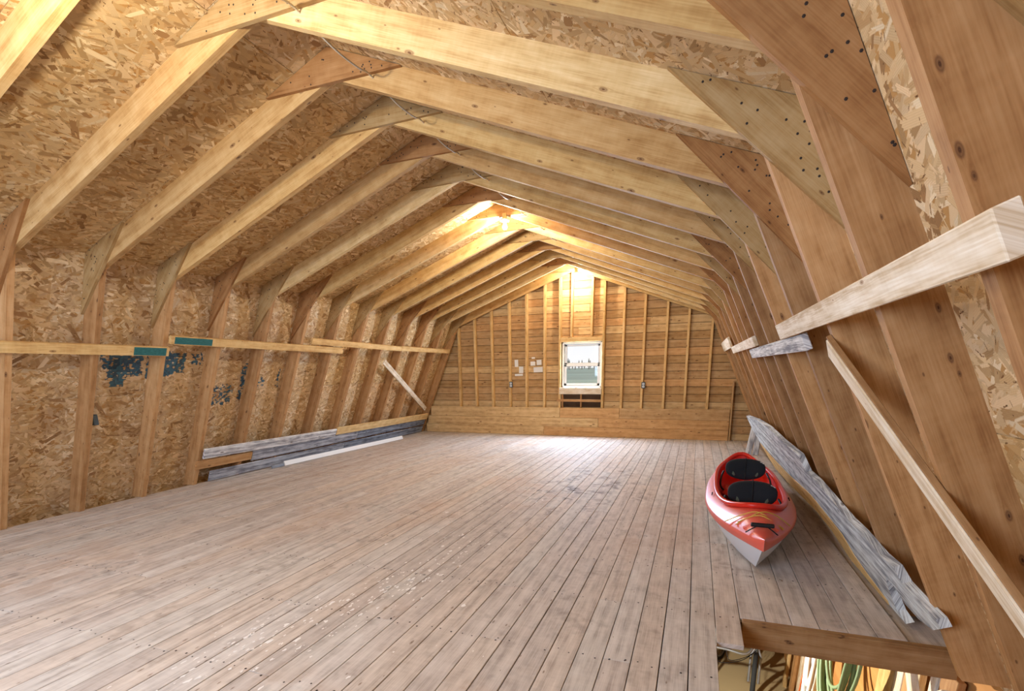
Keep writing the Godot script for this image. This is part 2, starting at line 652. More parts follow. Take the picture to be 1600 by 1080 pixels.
func ordinal(i: int) -> String:
	return ["first", "second", "third", "fourth", "fifth", "sixth", "seventh", "eighth", "ninth", "tenth", "eleventh", "twelfth", "thirteenth", "fourteenth", "fifteenth", "sixteenth"][i - 1]

# ---------------------------------------------------------------- builders
func _ready() -> void:
	rng.seed = 4242
	set_camera_and_light()
	make_materials()
	build_floor()
	build_sheathing()
	build_window_wall()
	build_near_wall()
	build_lower_room()
	for k in range(-2, 13):
		build_frame(k)
	build_lamps()
	build_left_boards()
	build_right_boards()
	build_slab()
	build_kayak()
	build_small_things()
	build_below()
	build_outdoors()

func set_camera_and_light() -> void:
	var cam := Camera3D.new()
	cam.name = "camera"
	cam.position = Vector3(2.2583, 1.3121, 2.4075)
	cam.basis = Basis(Vector3.UP, 0.3498) * Basis(Vector3.RIGHT, -0.2262) * Basis(Vector3.BACK, -0.0143)
	cam.projection = Camera3D.PROJECTION_FRUSTUM
	cam.near = 0.05
	cam.far = 2000.0
	cam.size = cam.near * 1080.0 / 782.49
	cam.frustum_offset = Vector2(0, cam.near * 217.43 / 782.49)
	add_child(cam)
	cam.current = true
	var env := Environment.new()
	env.background_mode = Environment.BG_SKY
	var sky := Sky.new()
	var sm := ProceduralSkyMaterial.new()
	sm.sky_top_color = Color8(222, 232, 244)
	sm.sky_horizon_color = Color8(240, 243, 247)
	sm.ground_bottom_color = Color8(180, 190, 175)
	sm.ground_horizon_color = Color8(225, 230, 230)
	sm.sky_energy_multiplier = 1.0
	sky.sky_material = sm
	env.sky = sky
	env.tonemap_mode = Environment.TONE_MAPPER_LINEAR
	env.tonemap_exposure = 1.17
	env.sdfgi_enabled = true
	env.ssao_enabled = true
	env.ssil_enabled = true
	var we := WorldEnvironment.new()
	we.environment = env
	add_child(we)
	# daylight entering by the two gable windows, each as large as its window
	day_light("window_light_back", Vector3(0.145, 1.38, ZEND + 0.066), Vector3(0, 0, 1), Vector2(0.66, 0.76), 15.5)
	day_light("window_light_front", Vector3(-0.6, 1.75, ZNEAR - 0.1), Vector3(0, 0, -1), Vector2(2.4, 1.5), 24.0)

func day_light(called: String, at: Vector3, towards: Vector3, size: Vector2, energy: float) -> void:
	var a := AreaLight3D.new()
	a.name = called
	a.area_size = size
	a.light_color = Color8(200, 222, 255)
	a.light_energy = energy
	a.area_range = 30.0
	a.area_normalize_energy = true
	a.shadow_enabled = true
	add_child(a)
	a.look_at_from_position(at, at + towards, Vector3.UP)

func build_floor() -> void:
	var fl := structure("floor", "worn wooden plank floor of the loft")
	var hole_z := -0.26
	var nails := MB.new()
	var i := 0
	var x := 2.43 - 0.125 * 47
	while x < 3.28:
		var spans := []
		var from := ZNEAR
		if x > 2.55:
			from = hole_z - 0.046
		elif x > 2.42:
			from = -0.008
		# boards butt at joists
		var z := from
		var cut: float = from - [2.1, 3.4, 1.5, 4.0, 2.75][i % 5] + rng.randf_range(-0.3, 0.3)
		while true:
			cut = -0.3 - roundf((-0.3 - cut) / STEP) * STEP
			if cut >= z - 0.3:
				cut -= STEP
			if cut < ZEND + 0.7:
				spans.append([z, ZEND + 0.02])
				break
			spans.append([z, cut])
			z = cut
			cut -= rng.randf_range(2.4, 4.4)
		for s in spans:
			floor_board(fl, x, 0.125, s[0], s[1])
			var jz: float = -0.3 + ceilf((s[1] + 0.3) / STEP) * STEP
			while jz < s[0]:
				for u in [0.028, 0.095]:
					if jz > -4.5 and rng.randf() < 0.92:
						nail(nails, Vector3(x + u + rng.randf_range(-0.008, 0.008), 0.0006, jz + rng.randf_range(-0.02, 0.02)), Vector3.UP, rng.randf_range(0.0038, 0.0062))
				jz += STEP
		# behind the stair hole
		if x > 2.42:
			floor_board(fl, x, 0.125, ZNEAR, 2.6)
		x += 0.125
		i += 1
	# a lower strip along the right wall
	floor_board(fl, 3.315, 0.235, hole_z - 0.046, ZEND + 0.02, -0.022)
	floor_board(fl, 3.315, 0.235, ZNEAR, 2.6, -0.022)
	var nm := put("nail_head", nails.commit(), mats.nail, fl)
	nm.set_meta("kind", "stuff")
	# header and trimmer round the stair hole
	plank("header_beam", mats.header, fl, Vector3(2.565, -0.073, hole_z - 0.0225), Vector3(3.5, -0.073, hole_z - 0.0225), Vector3.BACK, 0.146, 0.044, 0.004)
	plank("trimmer_beam", mats.header, fl, Vector3(2.405, -0.1, -0.03), Vector3(2.405, -0.1, 2.62), Vector3.RIGHT, 0.15, 0.045, 0.004)
	# unseen sheets added under the floor to block light rising through the joints
	for q in [[-3.44, 2.38, ZEND, ZNEAR], [2.38, 3.5, ZEND, hole_z - 0.05], [2.38, 3.5, 2.62, ZNEAR]]:
		var sb := BoxMesh.new()
		sb.size = Vector3(q[1] - q[0], 0.02, q[3] - q[2])
		put("floor_light_block", sb, mats.siding_dark, fl, Transform3D(Basis(), Vector3((q[0] + q[1]) * 0.5, -0.037 if q[0] < 0.0 else -0.062, (q[2] + q[3]) * 0.5)))
	# spilt white paint
	var sp := MB.new()
	var r := RandomNumberGenerator.new()
	r.seed = 9
	var clusters := [[0.19, 0.72, 60, 0.09, 0.22], [0.45, 0.2, 55, 0.09, 0.28], [0.6, -0.1, 60, 0.08, 0.2], [0.72, -0.55, 40, 0.09, 0.3], [0.62, -1.15, 26, 0.1, 0.35], [0.36, 0.55, 40, 0.16, 0.4], [0.9, -3.0, 26, 0.25, 0.5], [0.4, -1.5, 14, 0.2, 0.4], [-1.6, -0.2, 8, 0.12, 0.2], [2.36, 0.6, 2, 0.02, 0.05], [1.35, 0.45, 2, 0.02, 0.02], [0.8, 0.3, 14, 0.3, 0.4]]
	for c in clusters:
		for q in c[2]:
			var p := Vector3(r.randfn(c[0], c[3]), 0.0009, r.randfn(c[1], c[4]))
			var rad: float = minf(0.0025 + absf(r.randfn(0.0, 0.0065)), 0.026)
			var n := 8
			var ring := []
			for j in n:
				var ang := TAU * j / n
				var rr := rad * r.randf_range(0.4, 1.35)
				ring.append(p + Vector3(cos(ang) * rr * 0.8, 0, sin(ang) * rr * 1.5))
			for j in n:
				sp.tri(p, ring[j], ring[(j + 1) % n], Vector3.UP)
	var so := put("paint_spatter", sp.commit(), mats.spatter, fl)
	so.set_meta("kind", "stuff")
	so.set_meta("label", "spatter of dried white paint on the floor boards")

func nail(mb: MB, p: Vector3, n: Vector3, r: float) -> void:
	var a := n.cross(Vector3(0.31, 0.2, 0.9)).normalized()
	var b := n.cross(a).normalized()
	for j in 6:
		var u := TAU * j / 6
		var w := TAU * (j + 1) / 6
		mb.tri(p + n * r * 0.15, p + (a * cos(u) + b * sin(u)) * r, p + (a * cos(w) + b * sin(w)) * r, n)

func floor_board(parent: Node, x: float, w: float, z0: float, z1: float, y := 0.0) -> void:
	var l := absf(z0 - z1) - 0.002
	var mb := MB.new()
	var xf := along(Vector3(x + w * 0.5, y - 0.0125 + rng.randf_range(-0.0008, 0.0), z0), Vector3(x + w * 0.5, y - 0.0125, z1), Vector3.UP)
	xf.origin.z = (z0 + z1) * 0.5
	var gap := 0.0035 if rng.randf() < 0.8 else 0.006
	add_board(mb, xf, l, w - gap, 0.025, 0.0016, 2.4, 0.55)
	for k in mb.v.size():
		mb.t2[k] = Vector2((mb.v[k].x + 3.5) / 7.0, (4.3 - mb.v[k].z) / 11.797)
	mb.two = true
	put("floor_plank", mb.commit(), mats["floor%d" % (rng.randi() % 5)], parent)

# a flat strand-board sheet: corner p, edges e1 (length l1) and e2 (length l2), thickness t outwards
func sheet(parent: Node, p: Vector3, e1: Vector3, l1: float, e2: Vector3, l2: float, out: Vector3, m: Material, marks := false) -> void:
	var mb := MB.new()
	var t := 0.011
	var g := 0.002
	var ou := rng.randf()
	var ov := rng.randf()
	var a := p + e1 * g + e2 * g
	var w1 := l1 - 2 * g
	var w2 := l2 - 2 * g
	var c := [a, a + e1 * w1, a + e1 * w1 + e2 * w2, a + e2 * w2]
	var U := [Vector2(ou, ov), Vector2(ou + w1 / 1.6, ov), Vector2(ou + w1 / 1.6, ov + w2 / 1.6), Vector2(ou, ov + w2 / 1.6)]
	for s in 2:
		var o := out * (t * s)
		mb.quad(c[0] + o, c[1] + o, c[2] + o, c[3] + o, out * (1.0 if s else -1.0), U[0], U[1], U[2], U[3])
	for k in 4:
		var q0: Vector3 = c[k]
		var q1: Vector3 = c[(k + 1) % 4]
		mb.quad(q0, q1, q1 + out * t, q0 + out * t, (q1 - q0).cross(out) * (1.0 if (q1 - q0).cross(out).dot((q0 + q1) * 0.5 - (c[0] + c[2]) * 0.5) > 0.0 else -1.0), U[0], U[1], U[1], U[0])
	if marks:
		mb.two = true
		for k in mb.v.size():
			var y := mb.v[k].y
			mb.t2[k] = Vector2((0.6 - mb.v[k].z) / 4.3, (OY - y) / OY * 2.51 / 2.55)
	put("strand_board", mb.commit(), m, parent)

func build_sheathing() -> void:
	var roof := structure("ceiling", "strand board roof sheathing above the rafters")
	var left := structure("wall_left", "strand board sheathing of the left wall")
	var right := structure("wall_right", "strand board sheathing of the right wall")
	for side in [-1.0, 1.0]:
		# roof: from the knee up to the ridge
		var k := Vector3(side * OX, OY, 0)
		var up := (Vector3(0, OH, 0) - k).normalized()
		var out := Vector3(side * -up.y * -1.0, absf(up.x), 0).normalized()
		var l := k.distance_to(Vector3(0, OH, 0))
		var rows := [[-0.012, 1.22], [1.22, 2.44], [2.44, l + 0.004]]
		for ri in rows.size():
			var z: float = ZNEAR + [0.0, 1.22, 0.61][ri]
			while z > ZEND:
				var z1 := maxf(z - 2.44, ZEND - 0.05)
				var z0 := minf(z, ZNEAR + 0.05)
				sheet(roof, k + up * rows[ri][0] + Vector3(0, 0, z0), Vector3(0, 0, -1), z0 - z1, up, rows[ri][1] - rows[ri][0], out, mats["strand%d" % (rng.randi() % 3)])
				z -= 2.44
		# wall: from the floor up to the knee
		var f := Vector3(side * OW, 0, 0)
		var wu := (k - f).normalized()
		var wl := f.distance_to(k)
		var wn := wall_normal(side)
		var wrows := [[-0.35, 1.22], [1.22, wl + 0.006]]
		for ri in 2:
			var z: float = ZNEAR + [0.6, 1.82][ri]
			while z > ZEND:
				var z1 := maxf(z - 2.44, ZEND - 0.05)
				var z0 := minf(z, ZNEAR + 0.05)
				var marks: bool = side < 0.0 and z0 < 0.65 and z1 > -3.7
				# the marked stretch keeps to z 0.6 .. -3.6
				var m: Material = mats["strand%d" % (rng.randi() % 3)]
				if side < 0.0:
					if z0 > 0.6 and z1 < 0.6:
						sheet(left, f + wu * wrows[ri][0] + Vector3(0, 0, z0), Vector3(0, 0, -1), z0 - 0.6, wu, wrows[ri][1] - wrows[ri][0], wn, m)
						z0 = 0.6
						marks = true
					if marks:
						m = mats.strand_marked
				sheet(left if side < 0.0 else right, f + wu * wrows[ri][0] + Vector3(0, 0, z0), Vector3(0, 0, -1), z0 - z1, wu, wrows[ri][1] - wrows[ri][0], wn, m, marks)
				z -= 2.44

func mirror(poly: Array, side: float) -> PackedVector2Array:
	var out := PackedVector2Array()
	for p in poly:
		out.append(Vector2(p.x * side, p.y))
	return out

func build_frame(k: int) -> void:
	var z := -STEP * k
	var place := ordinal(13 - k)
	var o := base("roof_frame", "gambrel roof frame of rough-sawn timber, %s from the window wall" % place, "roof frame", "gambrel roof frames", Vector3(0, 0, z))
	var yb := 0.0 if k >= 1 else 0.0
	for side in [-1.0, 1.0]:
		var leg := prism(mirror([Vector2(W, yb), Vector2(OW, yb), Vector2(OX, OY), Vector2(KX, KY)], side), -FT, 0.0, Vector2(-side * (W - KX), KY))
		put("leg", leg, mats["leg%d" % (rng.randi() % 3)] if side > 0.0 else mats["leg%d" % (rng.randi() % 2)], o)
		var raf := prism(mirror([Vector2(KX, KY), Vector2(OX, OY), Vector2(0, OH), Vector2(0, H)], side), -FT, 0.0, Vector2(-side * KX, H - KY))
		put("rafter", raf, mats["rafter%d" % (rng.randi() % 4)], o)
		# triangular knee plate nailed over the joint, on the side of the stair
		var x0 := 2.10 + rng.randf_range(-0.05, 0.05)
		var y1 := 1.78 + rng.randf_range(-0.06, 0.05)
		var a := Vector2(x0, OH - (OH - OY) / OX * x0 - 0.002)
		var b := Vector2(OW - (OW - OX) / OY * y1 - 0.002, y1)
		var kp := put("knee_plate", prism(mirror([a, Vector2(OX - 0.002, OY - 0.003), b], side), 0.0, 0.026, Vector2(side * (b.x - a.x), b.y - a.y)), mats["gusset%d" % (rng.randi() % 2)], o)
		var nb := MB.new()
		for q in 15:
			var u := rng.randf()
			var v := rng.randf()
			if u + v > 1.0:
				u = 1.0 - u
				v = 1.0 - v
			var c := Vector2(OX, OY)
			var p := c + (a - c) * u * 0.85 + (b - c) * v * 0.85
			nail(nb, Vector3(p.x * side, p.y, 0.0262), Vector3.BACK, 0.0052)
		var nn := put("nail_head", nb.commit(), mats.nail, kp)
		nn.set_meta("kind", "stuff")
	var w0 := 0.5 + rng.randf_range(-0.04, 0.05)
	var w1 := 0.48 + rng.randf_range(-0.04, 0.04)
	var yb2 := OH - (OH - OY) / OX * minf(w0, w1) - 0.004
	var rp := put("ridge_plate", prism(PackedVector2Array([Vector2(-w0, OH - (OH - OY) / OX * w0 - 0.004), Vector2(w1, yb2), Vector2(0, OH - 0.004)]), 0.0, 0.026, Vector2(1, 0)), mats["gusset%d" % (k & 1)], o)
	var rb := MB.new()
	for q in 14:
		var u := rng.randf_range(-0.42, 0.4)
		var top := OH - absf(u) * (OH - OY) / OX - 0.02
		nail(rb, Vector3(u, lerpf(yb2 + 0.012, top, rng.randf()), 0.0262), Vector3.BACK, 0.0052)
	var rn := put("nail_head", rb.commit(), mats.nail, rp)
	rn.set_meta("kind", "stuff")

func gable_half(y: float) -> float:
	if y < OY:
		return OW - (OW - OX) * y / OY
	return maxf((OH - y) / (OH - OY) * OX, 0.02)

func build_window_wall() -> void:
	var wall := structure("wall_back", "board wall with studs round the small window")
	var rh := 0.14
	var y := -0.02
	var row := 0
	var wl := -0.235
	var wr := 0.525
	while y < OH:
		var top := minf(y + rh, OH + 0.01)
		var hw0 := gable_half(maxf(y, 0.0)) + 0.02
		var pieces := []
		if y > 0.9 and y < 1.78:
			pieces = [[-hw0, wl], [wr, hw0]]
		else:
			var cut := rng.randf_range(-1.5, 1.5)
			pieces = [[-hw0, cut], [cut, hw0]] if hw0 > 1.0 else [[-hw0, hw0]]
		for p in pieces:
			if p[1] - p[0] < 0.06:
				continue
			var poly := PackedVector2Array([Vector2(p[0] + 0.001, y + 0.003), Vector2(p[1] - 0.001, y + 0.003), Vector2(p[1] - 0.001, top - 0.004), Vector2(p[0] + 0.001, top - 0.004)])
			var m: Material = mats["siding%d" % (rng.randi() % 4)]
			var off := rng.randf_range(-0.004, 0.003)
			put("siding_board", prism(poly, -0.022, off, Vector2.RIGHT), m, wall, Transform3D(Basis(), Vector3(0, 0, ZEND)))
		y += rh
		row += 1
	# outer skin, so that no daylight comes through the joints
	var skin := PackedVector2Array([Vector2(-OW, -0.1), Vector2(wl, -0.1), Vector2(wl, OH + 0.02), Vector2(0, OH + 0.02), Vector2(-OX, OY + 0.01)])
	put("outer_skin", prism(PackedVector2Array([Vector2(-OW - 0.05, -0.1), Vector2(wl, -0.1), Vector2(wl, 3.18), Vector2(-OX, OY + 0.02)]), -0.05, -0.03, Vector2.RIGHT), mats.siding_dark, wall, Transform3D(Basis(), Vector3(0, 0, ZEND)))
	put("outer_skin", prism(PackedVector2Array([Vector2(wr, -0.1), Vector2(OW + 0.05, -0.1), Vector2(OX, OY + 0.02), Vector2(wr, 3.08)]), -0.05, -0.03, Vector2.RIGHT), mats.siding_dark, wall, Transform3D(Basis(), Vector3(0, 0, ZEND)))
	put("outer_skin", prism(PackedVector2Array([Vector2(wl, -0.1), Vector2(wr, -0.1), Vector2(wr, 0.95), Vector2(wl, 0.95)]), -0.05, -0.03, Vector2.RIGHT), mats.siding_dark, wall, Transform3D(Basis(), Vector3(0, 0, ZEND)))
	put("outer_skin", prism(PackedVector2Array([Vector2(wl, 1.8), Vector2(wr, 1.8), Vector2(wr, 3.08), Vector2(0, OH + 0.02), Vector2(wl, 3.18)]), -0.05, -0.03, Vector2.RIGHT), mats.siding_dark, wall, Transform3D(Basis(), Vector3(0, 0, ZEND)))
	# studs
	var zf := ZEND + 0.047
	for sx in [-2.46, -2.08, -1.708, -1.33, -0.976, -0.603, 0.92, 1.294, 1.692, 2.068, 2.456]:
		var lean := rng.randf_range(-0.012, 0.012)
		var top := H - (H - KY) / KX * absf(sx) + 0.08
		if absf(sx) > 2.3:
			top = (W - absf(sx) - 0.02) / (W - KX) * KY + 0.1
		plank("stud", mats.stud, wall, Vector3(sx, 0.5, zf), Vector3(sx + lean, top, zf), Vector3.BACK, 0.04, 0.09, 0.002)
	for sx in [-0.285, 0.56]:
		plank("stud", mats.stud if sx < 0.0 else mats.rafter1, wall, Vector3(sx, 0.5, zf), Vector3(sx, H - 0.3775 * absf(sx) + 0.06, zf), Vector3.BACK, 0.042, 0.095, 0.002)
	for sx in [-0.06, 0.325]:
		plank("stud", mats.stud, wall, Vector3(sx, 1.9, zf), Vector3(sx + 0.01, H - 0.3775 * absf(sx) + 0.06, zf), Vector3.BACK, 0.04, 0.09, 0.002)
	plank("lintel", mats.stud, wall, Vector3(-0.263, 1.855, zf), Vector3(0.538, 1.855, zf), Vector3.BACK, 0.08, 0.09, 0.002)
	plank("sill_board", mats.bright, wall, Vector3(-0.285, 0.885, ZEND + 0.105), Vector3(0.545, 0.885, ZEND + 0.105), Vector3.BACK, 0.125, 0.024, 0.003)
	plank("blocking", mats.leg0, wall, Vector3(-0.34, 0.7, ZEND + 0.09), Vector3(0.538, 0.695, ZEND + 0.09), Vector3.BACK, 0.045, 0.03, 0.003)
	plank("blocking", mats.leg1, wall, Vector3(0.14, 0.5, ZEND + 0.03), Vector3(0.14, 0.83, ZEND + 0.03), Vector3.BACK, 0.03, 0.06, 0.003)
	plank("blocking", mats.leg1, wall, Vector3(-0.235, 0.5, ZEND + 0.03), Vector3(-0.235, 0.83, ZEND + 0.03), Vector3.BACK, 0.035, 0.06, 0.003)
	plank("weathered_board", mats.siding_dark, wall, Vector3(-0.26, 0.765, ZEND + 0.008), Vector3(0.535, 0.765, ZEND + 0.008), Vector3.BACK, 0.13, 0.012, 0.002)
	plank("weathered_board", mats.siding_dark, wall, Vector3(-0.26, 0.63, ZEND + 0.008), Vector3(0.535, 0.63, ZEND + 0.008), Vector3.BACK, 0.13, 0.012, 0.002)
	# three wide boards along the foot of the wall
	var bb := structure("baseboard_back", "three wide pine boards along the foot of the window wall")
	var zb := ZEND + 0.105
	var splits := [[0.092, 0.18, [-3.28, -0.6, 2.85]], [0.272, 0.176, [-3.24, 0.5, 2.85]], [0.46, 0.196, [-3.16, -0.27, 0.9, 2.85]]]
	for s in splits:
		for q in s[2].size() - 1:
			plank("baseboard_plank", mats["siding%d" % ([0, 2, 1][q % 3])], bb, Vector3(s[2][q] + 0.002, s[0], zb), Vector3(s[2][q + 1] - 0.002, s[0], zb), Vector3.BACK, s[1], 0.022, 0.003)
	plank("end_board", mats.siding1, bb, Vector3(2.872, 0.0, ZEND + 0.07), Vector3(2.872, 1.05, ZEND + 0.07), Vector3.RIGHT, 0.12, 0.024, 0.004)
	# window
	var win := structure("window_1", "small white double-hung window looking over a field")
	var zc := ZEND + 0.01
	var x0 := wl + 0.012
	var x1 := wr - 0.012
	var y0 := 0.965
	var y1 := 1.79
	for q in [[Vector3(x0, (y0 + y1) / 2, zc), y1 - y0, true], [Vector3(x1, (y0 + y1) / 2, zc), y1 - y0, true], [Vector3((x0 + x1) / 2, y0, zc), x1 - x0, false], [Vector3((x0 + x1) / 2, y1, zc), x1 - x0, false]]:
		var d := Vector3.UP if q[2] else Vector3.RIGHT
		plank("frame_bar", mats.vinyl, win, q[0] - d * q[1] * 0.5, q[0] + d * q[1] * 0.5, Vector3.BACK, 0.034, 0.1, 0.004)
	var ym := 1.375
	for s in [[ym, y1 - 0.02, -0.02, "upper_sash"], [y0 + 0.02, ym + 0.015, 0.012, "lower_sash"]]:
		var mb := MB.new()
		var a: float = s[0]
		var b: float = s[1]
		var zz: float = zc + s[2]
		var bw := 0.045
		var lx := x0 + 0.02
		var rx := x1 - 0.02
		add_board(mb, along(Vector3(lx, a + bw / 2, zz), Vector3(rx, a + bw / 2, zz), Vector3.BACK), rx - lx, bw, 0.028)
		add_board(mb, along(Vector3(lx, b - bw / 2, zz), Vector3(rx, b - bw / 2, zz), Vector3.BACK), rx - lx, bw * 0.8, 0.028)
		add_board(mb, along(Vector3(lx + bw / 2, a, zz), Vector3(lx + bw / 2, b, zz), Vector3.BACK), b - a, bw, 0.028)
		add_board(mb, along(Vector3(rx - bw / 2, a, zz), Vector3(rx - bw / 2, b, zz), Vector3.BACK), b - a, bw, 0.028)
		var so := put(s[3], mb.commit(), mats.vinyl, win)
		var pm := BoxMesh.new()
		pm.size = Vector3(rx - lx - bw * 1.6, b - a - bw * 1.6, 0.004)
		put("pane", pm, mats.glass, so, Transform3D(Basis(), Vector3((lx + rx) / 2, (a + b) / 2, zz)))

func build_near_wall() -> void:
	var wall := structure("wall_front", "board wall at the stair end of the loft")
	var rh := 0.28
	var y := -0.02
	while y < OH:
		var top := minf(y + rh, OH + 0.02)
		var hw := gable_half(maxf(y, 0.0)) + 0.03
		var pieces := [[-hw, hw]]
		if y > 0.9 and y < 2.4:
			pieces = [[-hw, -1.8], [0.6, hw]]
		for p in pieces:
			put("siding_board", prism(PackedVector2Array([Vector2(p[0], y), Vector2(p[1], y), Vector2(p[1], top), Vector2(p[0], top)]), 0.0, 0.05, Vector2.RIGHT), mats.siding0, wall, Transform3D(Basis(), Vector3(0, 0, ZNEAR)))
		y += rh
	var win := structure("window_2", "wide window at the stair end of the loft")
	for q in [[-1.8, 0.96, 0.6, 0.96], [-1.8, 2.48, 0.6, 2.48], [-1.8, 0.96, -1.8, 2.48], [0.6, 0.96, 0.6, 2.48], [-0.6, 0.96, -0.6, 2.48]]:
		plank("frame_bar", mats.vinyl, win, Vector3(q[0], q[1], ZNEAR + 0.02), Vector3(q[2], q[3], ZNEAR + 0.02), Vector3.BACK, 0.06, 0.08)
	var pm := BoxMesh.new()
	pm.size = Vector3(2.4, 1.52, 0.004)
	put("pane", pm, mats.glass, win, Transform3D(Basis(), Vector3(-0.6, 1.72, ZNEAR + 0.02)))

func build_lower_room() -> void:
	var yl := -2.5
	var fl := structure("floor_lower", "straw-covered floor of the room below")
	var b := BoxMesh.new()
	b.size = Vector3(7.4, 0.1, 12.0)
	put("earth", b, mats.straw, fl, Transform3D(Basis(), Vector3(0, yl - 0.05, -1.6)))
	var wr := structure("wall_lower_right", "wall of the room below, boards and studs")
	var r := BoxMesh.new()
	r.size = Vector3(0.05, 2.5, 12.0)
	put("wall_panel", r, mats.lower_wall, wr, Transform3D(Basis(), Vector3(3.62, yl + 1.25, -1.6)))
	var wl := structure("wall_lower_left", "left wall of the room below")
	put("wall_panel", r, mats.lower_wall, wl, Transform3D(Basis(), Vector3(-3.62, yl + 1.25, -1.6)))
	var e := BoxMesh.new()
	e.size = Vector3(7.4, 2.5, 0.05)
	for z in [-7.55, 4.38]:
		var we := structure("wall_lower_back" if z < 0 else "wall_lower_front", "end wall of the room below")
		put("wall_panel", e, mats.lower_wall, we, Transform3D(Basis(), Vector3(0, yl + 1.25, z)))

func bulb(at: Vector3, label: String, energy: float, drop: float, color := Color8(255, 247, 230)) -> void:
	var o := base("light_bulb", label, "light bulb", "bare bulbs", at)
	put("glass_bulb", lathe([Vector2(0.001, -0.036), Vector2(0.016, -0.033), Vector2(0.027, -0.022), Vector2(0.031, -0.006), Vector2(0.028, 0.01), Vector2(0.02, 0.026), Vector2(0.014, 0.042)]), mats.bulb_glow, o)
	put("lamp_holder", lathe([Vector2(0.016, 0.036), Vector2(0.022, 0.04), Vector2(0.024, 0.055), Vector2(0.05, 0.06), Vector2(0.055, 0.066), Vector2(0.055, 0.078), Vector2(0.03, 0.082), Vector2(0.001, 0.084)]), mats.porcelain, o)
	put("mounting_block", board_mesh(0.05, drop, 0.03), mats.rafter1, o, Transform3D(Basis(), Vector3(0, 0.084 + drop * 0.5, 0)))
	var l := OmniLight3D.new()
	l.name = "bulb_light"
	l.light_color = color
	l.light_energy = energy
	l.light_size = 0.03
	l.omni_range = 30.0
	l.omni_attenuation = 2.0
	l.shadow_enabled = true
	o.add_child(l)

func build_lamps() -> void:
	bulb(Vector3(0.012, 2.955, -3.632), "lit bare bulb under the ridge in the middle of the loft", 2.5, 0.06)
	bulb(Vector3(0.07, 2.935, -7.15), "lit bare bulb under the ridge beside the window wall", 1.25, 0.09)
	bulb(Vector3(0.0, 2.76, 0.93), "lit bare bulb under the ridge beside the stair", 1.5, 0.36)
	# cable running from frame to frame
	var pts := []
	for k in range(-1, 7):
		var z := -STEP * k
		pts.append(Vector3(0.3, 3.045, z + 0.032))
		if k < 6:
			pts.append(Vector3(0.33, 2.99, z - 0.2))
			pts.append(Vector3(0.33, 3.0, z - 0.42))
	pts.append(Vector3(0.2, 3.04, -3.62))
	pts.append(Vector3(0.105, 3.05, -3.6))
	var c := put("electric_cable", tube(smooth_line(pts, 5), 0.005, 6), mats.cable, self)
	tag(c, "thin pale cable drooping from frame to frame under the ridge", "cable")
	var p2 := [Vector3(0.115, 3.06, -3.67), Vector3(0.24, 3.07, -3.9), Vector3(0.3, 3.04, -4.24)]
	for k in range(7, 12):
		p2.append(Vector3(0.3, 3.045, -STEP * k + 0.034))
		p2.append(Vector3(0.32, 3.0, -STEP * k - 0.3))
	p2.append(Vector3(0.175, 3.03, -7.1))
	var c2 := put("electric_cable", tube(smooth_line(p2, 5), 0.005, 6), mats.cable, self)
	tag(c2, "thin cable between the middle bulb and the bulb beside the window wall", "cable")

func wall_board(called: String, label: String, category: String, m: Material, side: float, y0: float, z0: float, y1: float, z1: float, w: float, t: float, off := 0.0, group := "") -> MeshInstance3D:
	var a := on_wall(side, y0, z0, off + t * 0.5 + 0.001)
	var b := on_wall(side, y1, z1, off + t * 0.5 + 0.001)
	var o := plank(called, m, self, a, b, -wall_normal(side), w, t)
	tag(o, label, category, group)
	return o

func paint_patch(board: MeshInstance3D, x0: float, x1: float, w: float, t: float) -> void:
	var m := BoxMesh.new()
	m.size = Vector3(absf(x1 - x0), w, 0.0012)
	var s := put("paint_patch", board_mesh(absf(x1 - x0), w, 0.0016, 0.0006, 0.3, 0.15), mats.teal_paint, board, Transform3D(Basis(), Vector3((x0 + x1) * 0.5, 0.0, t * 0.5 + 0.0006)))
	s.set_meta("label", "smear of teal paint")

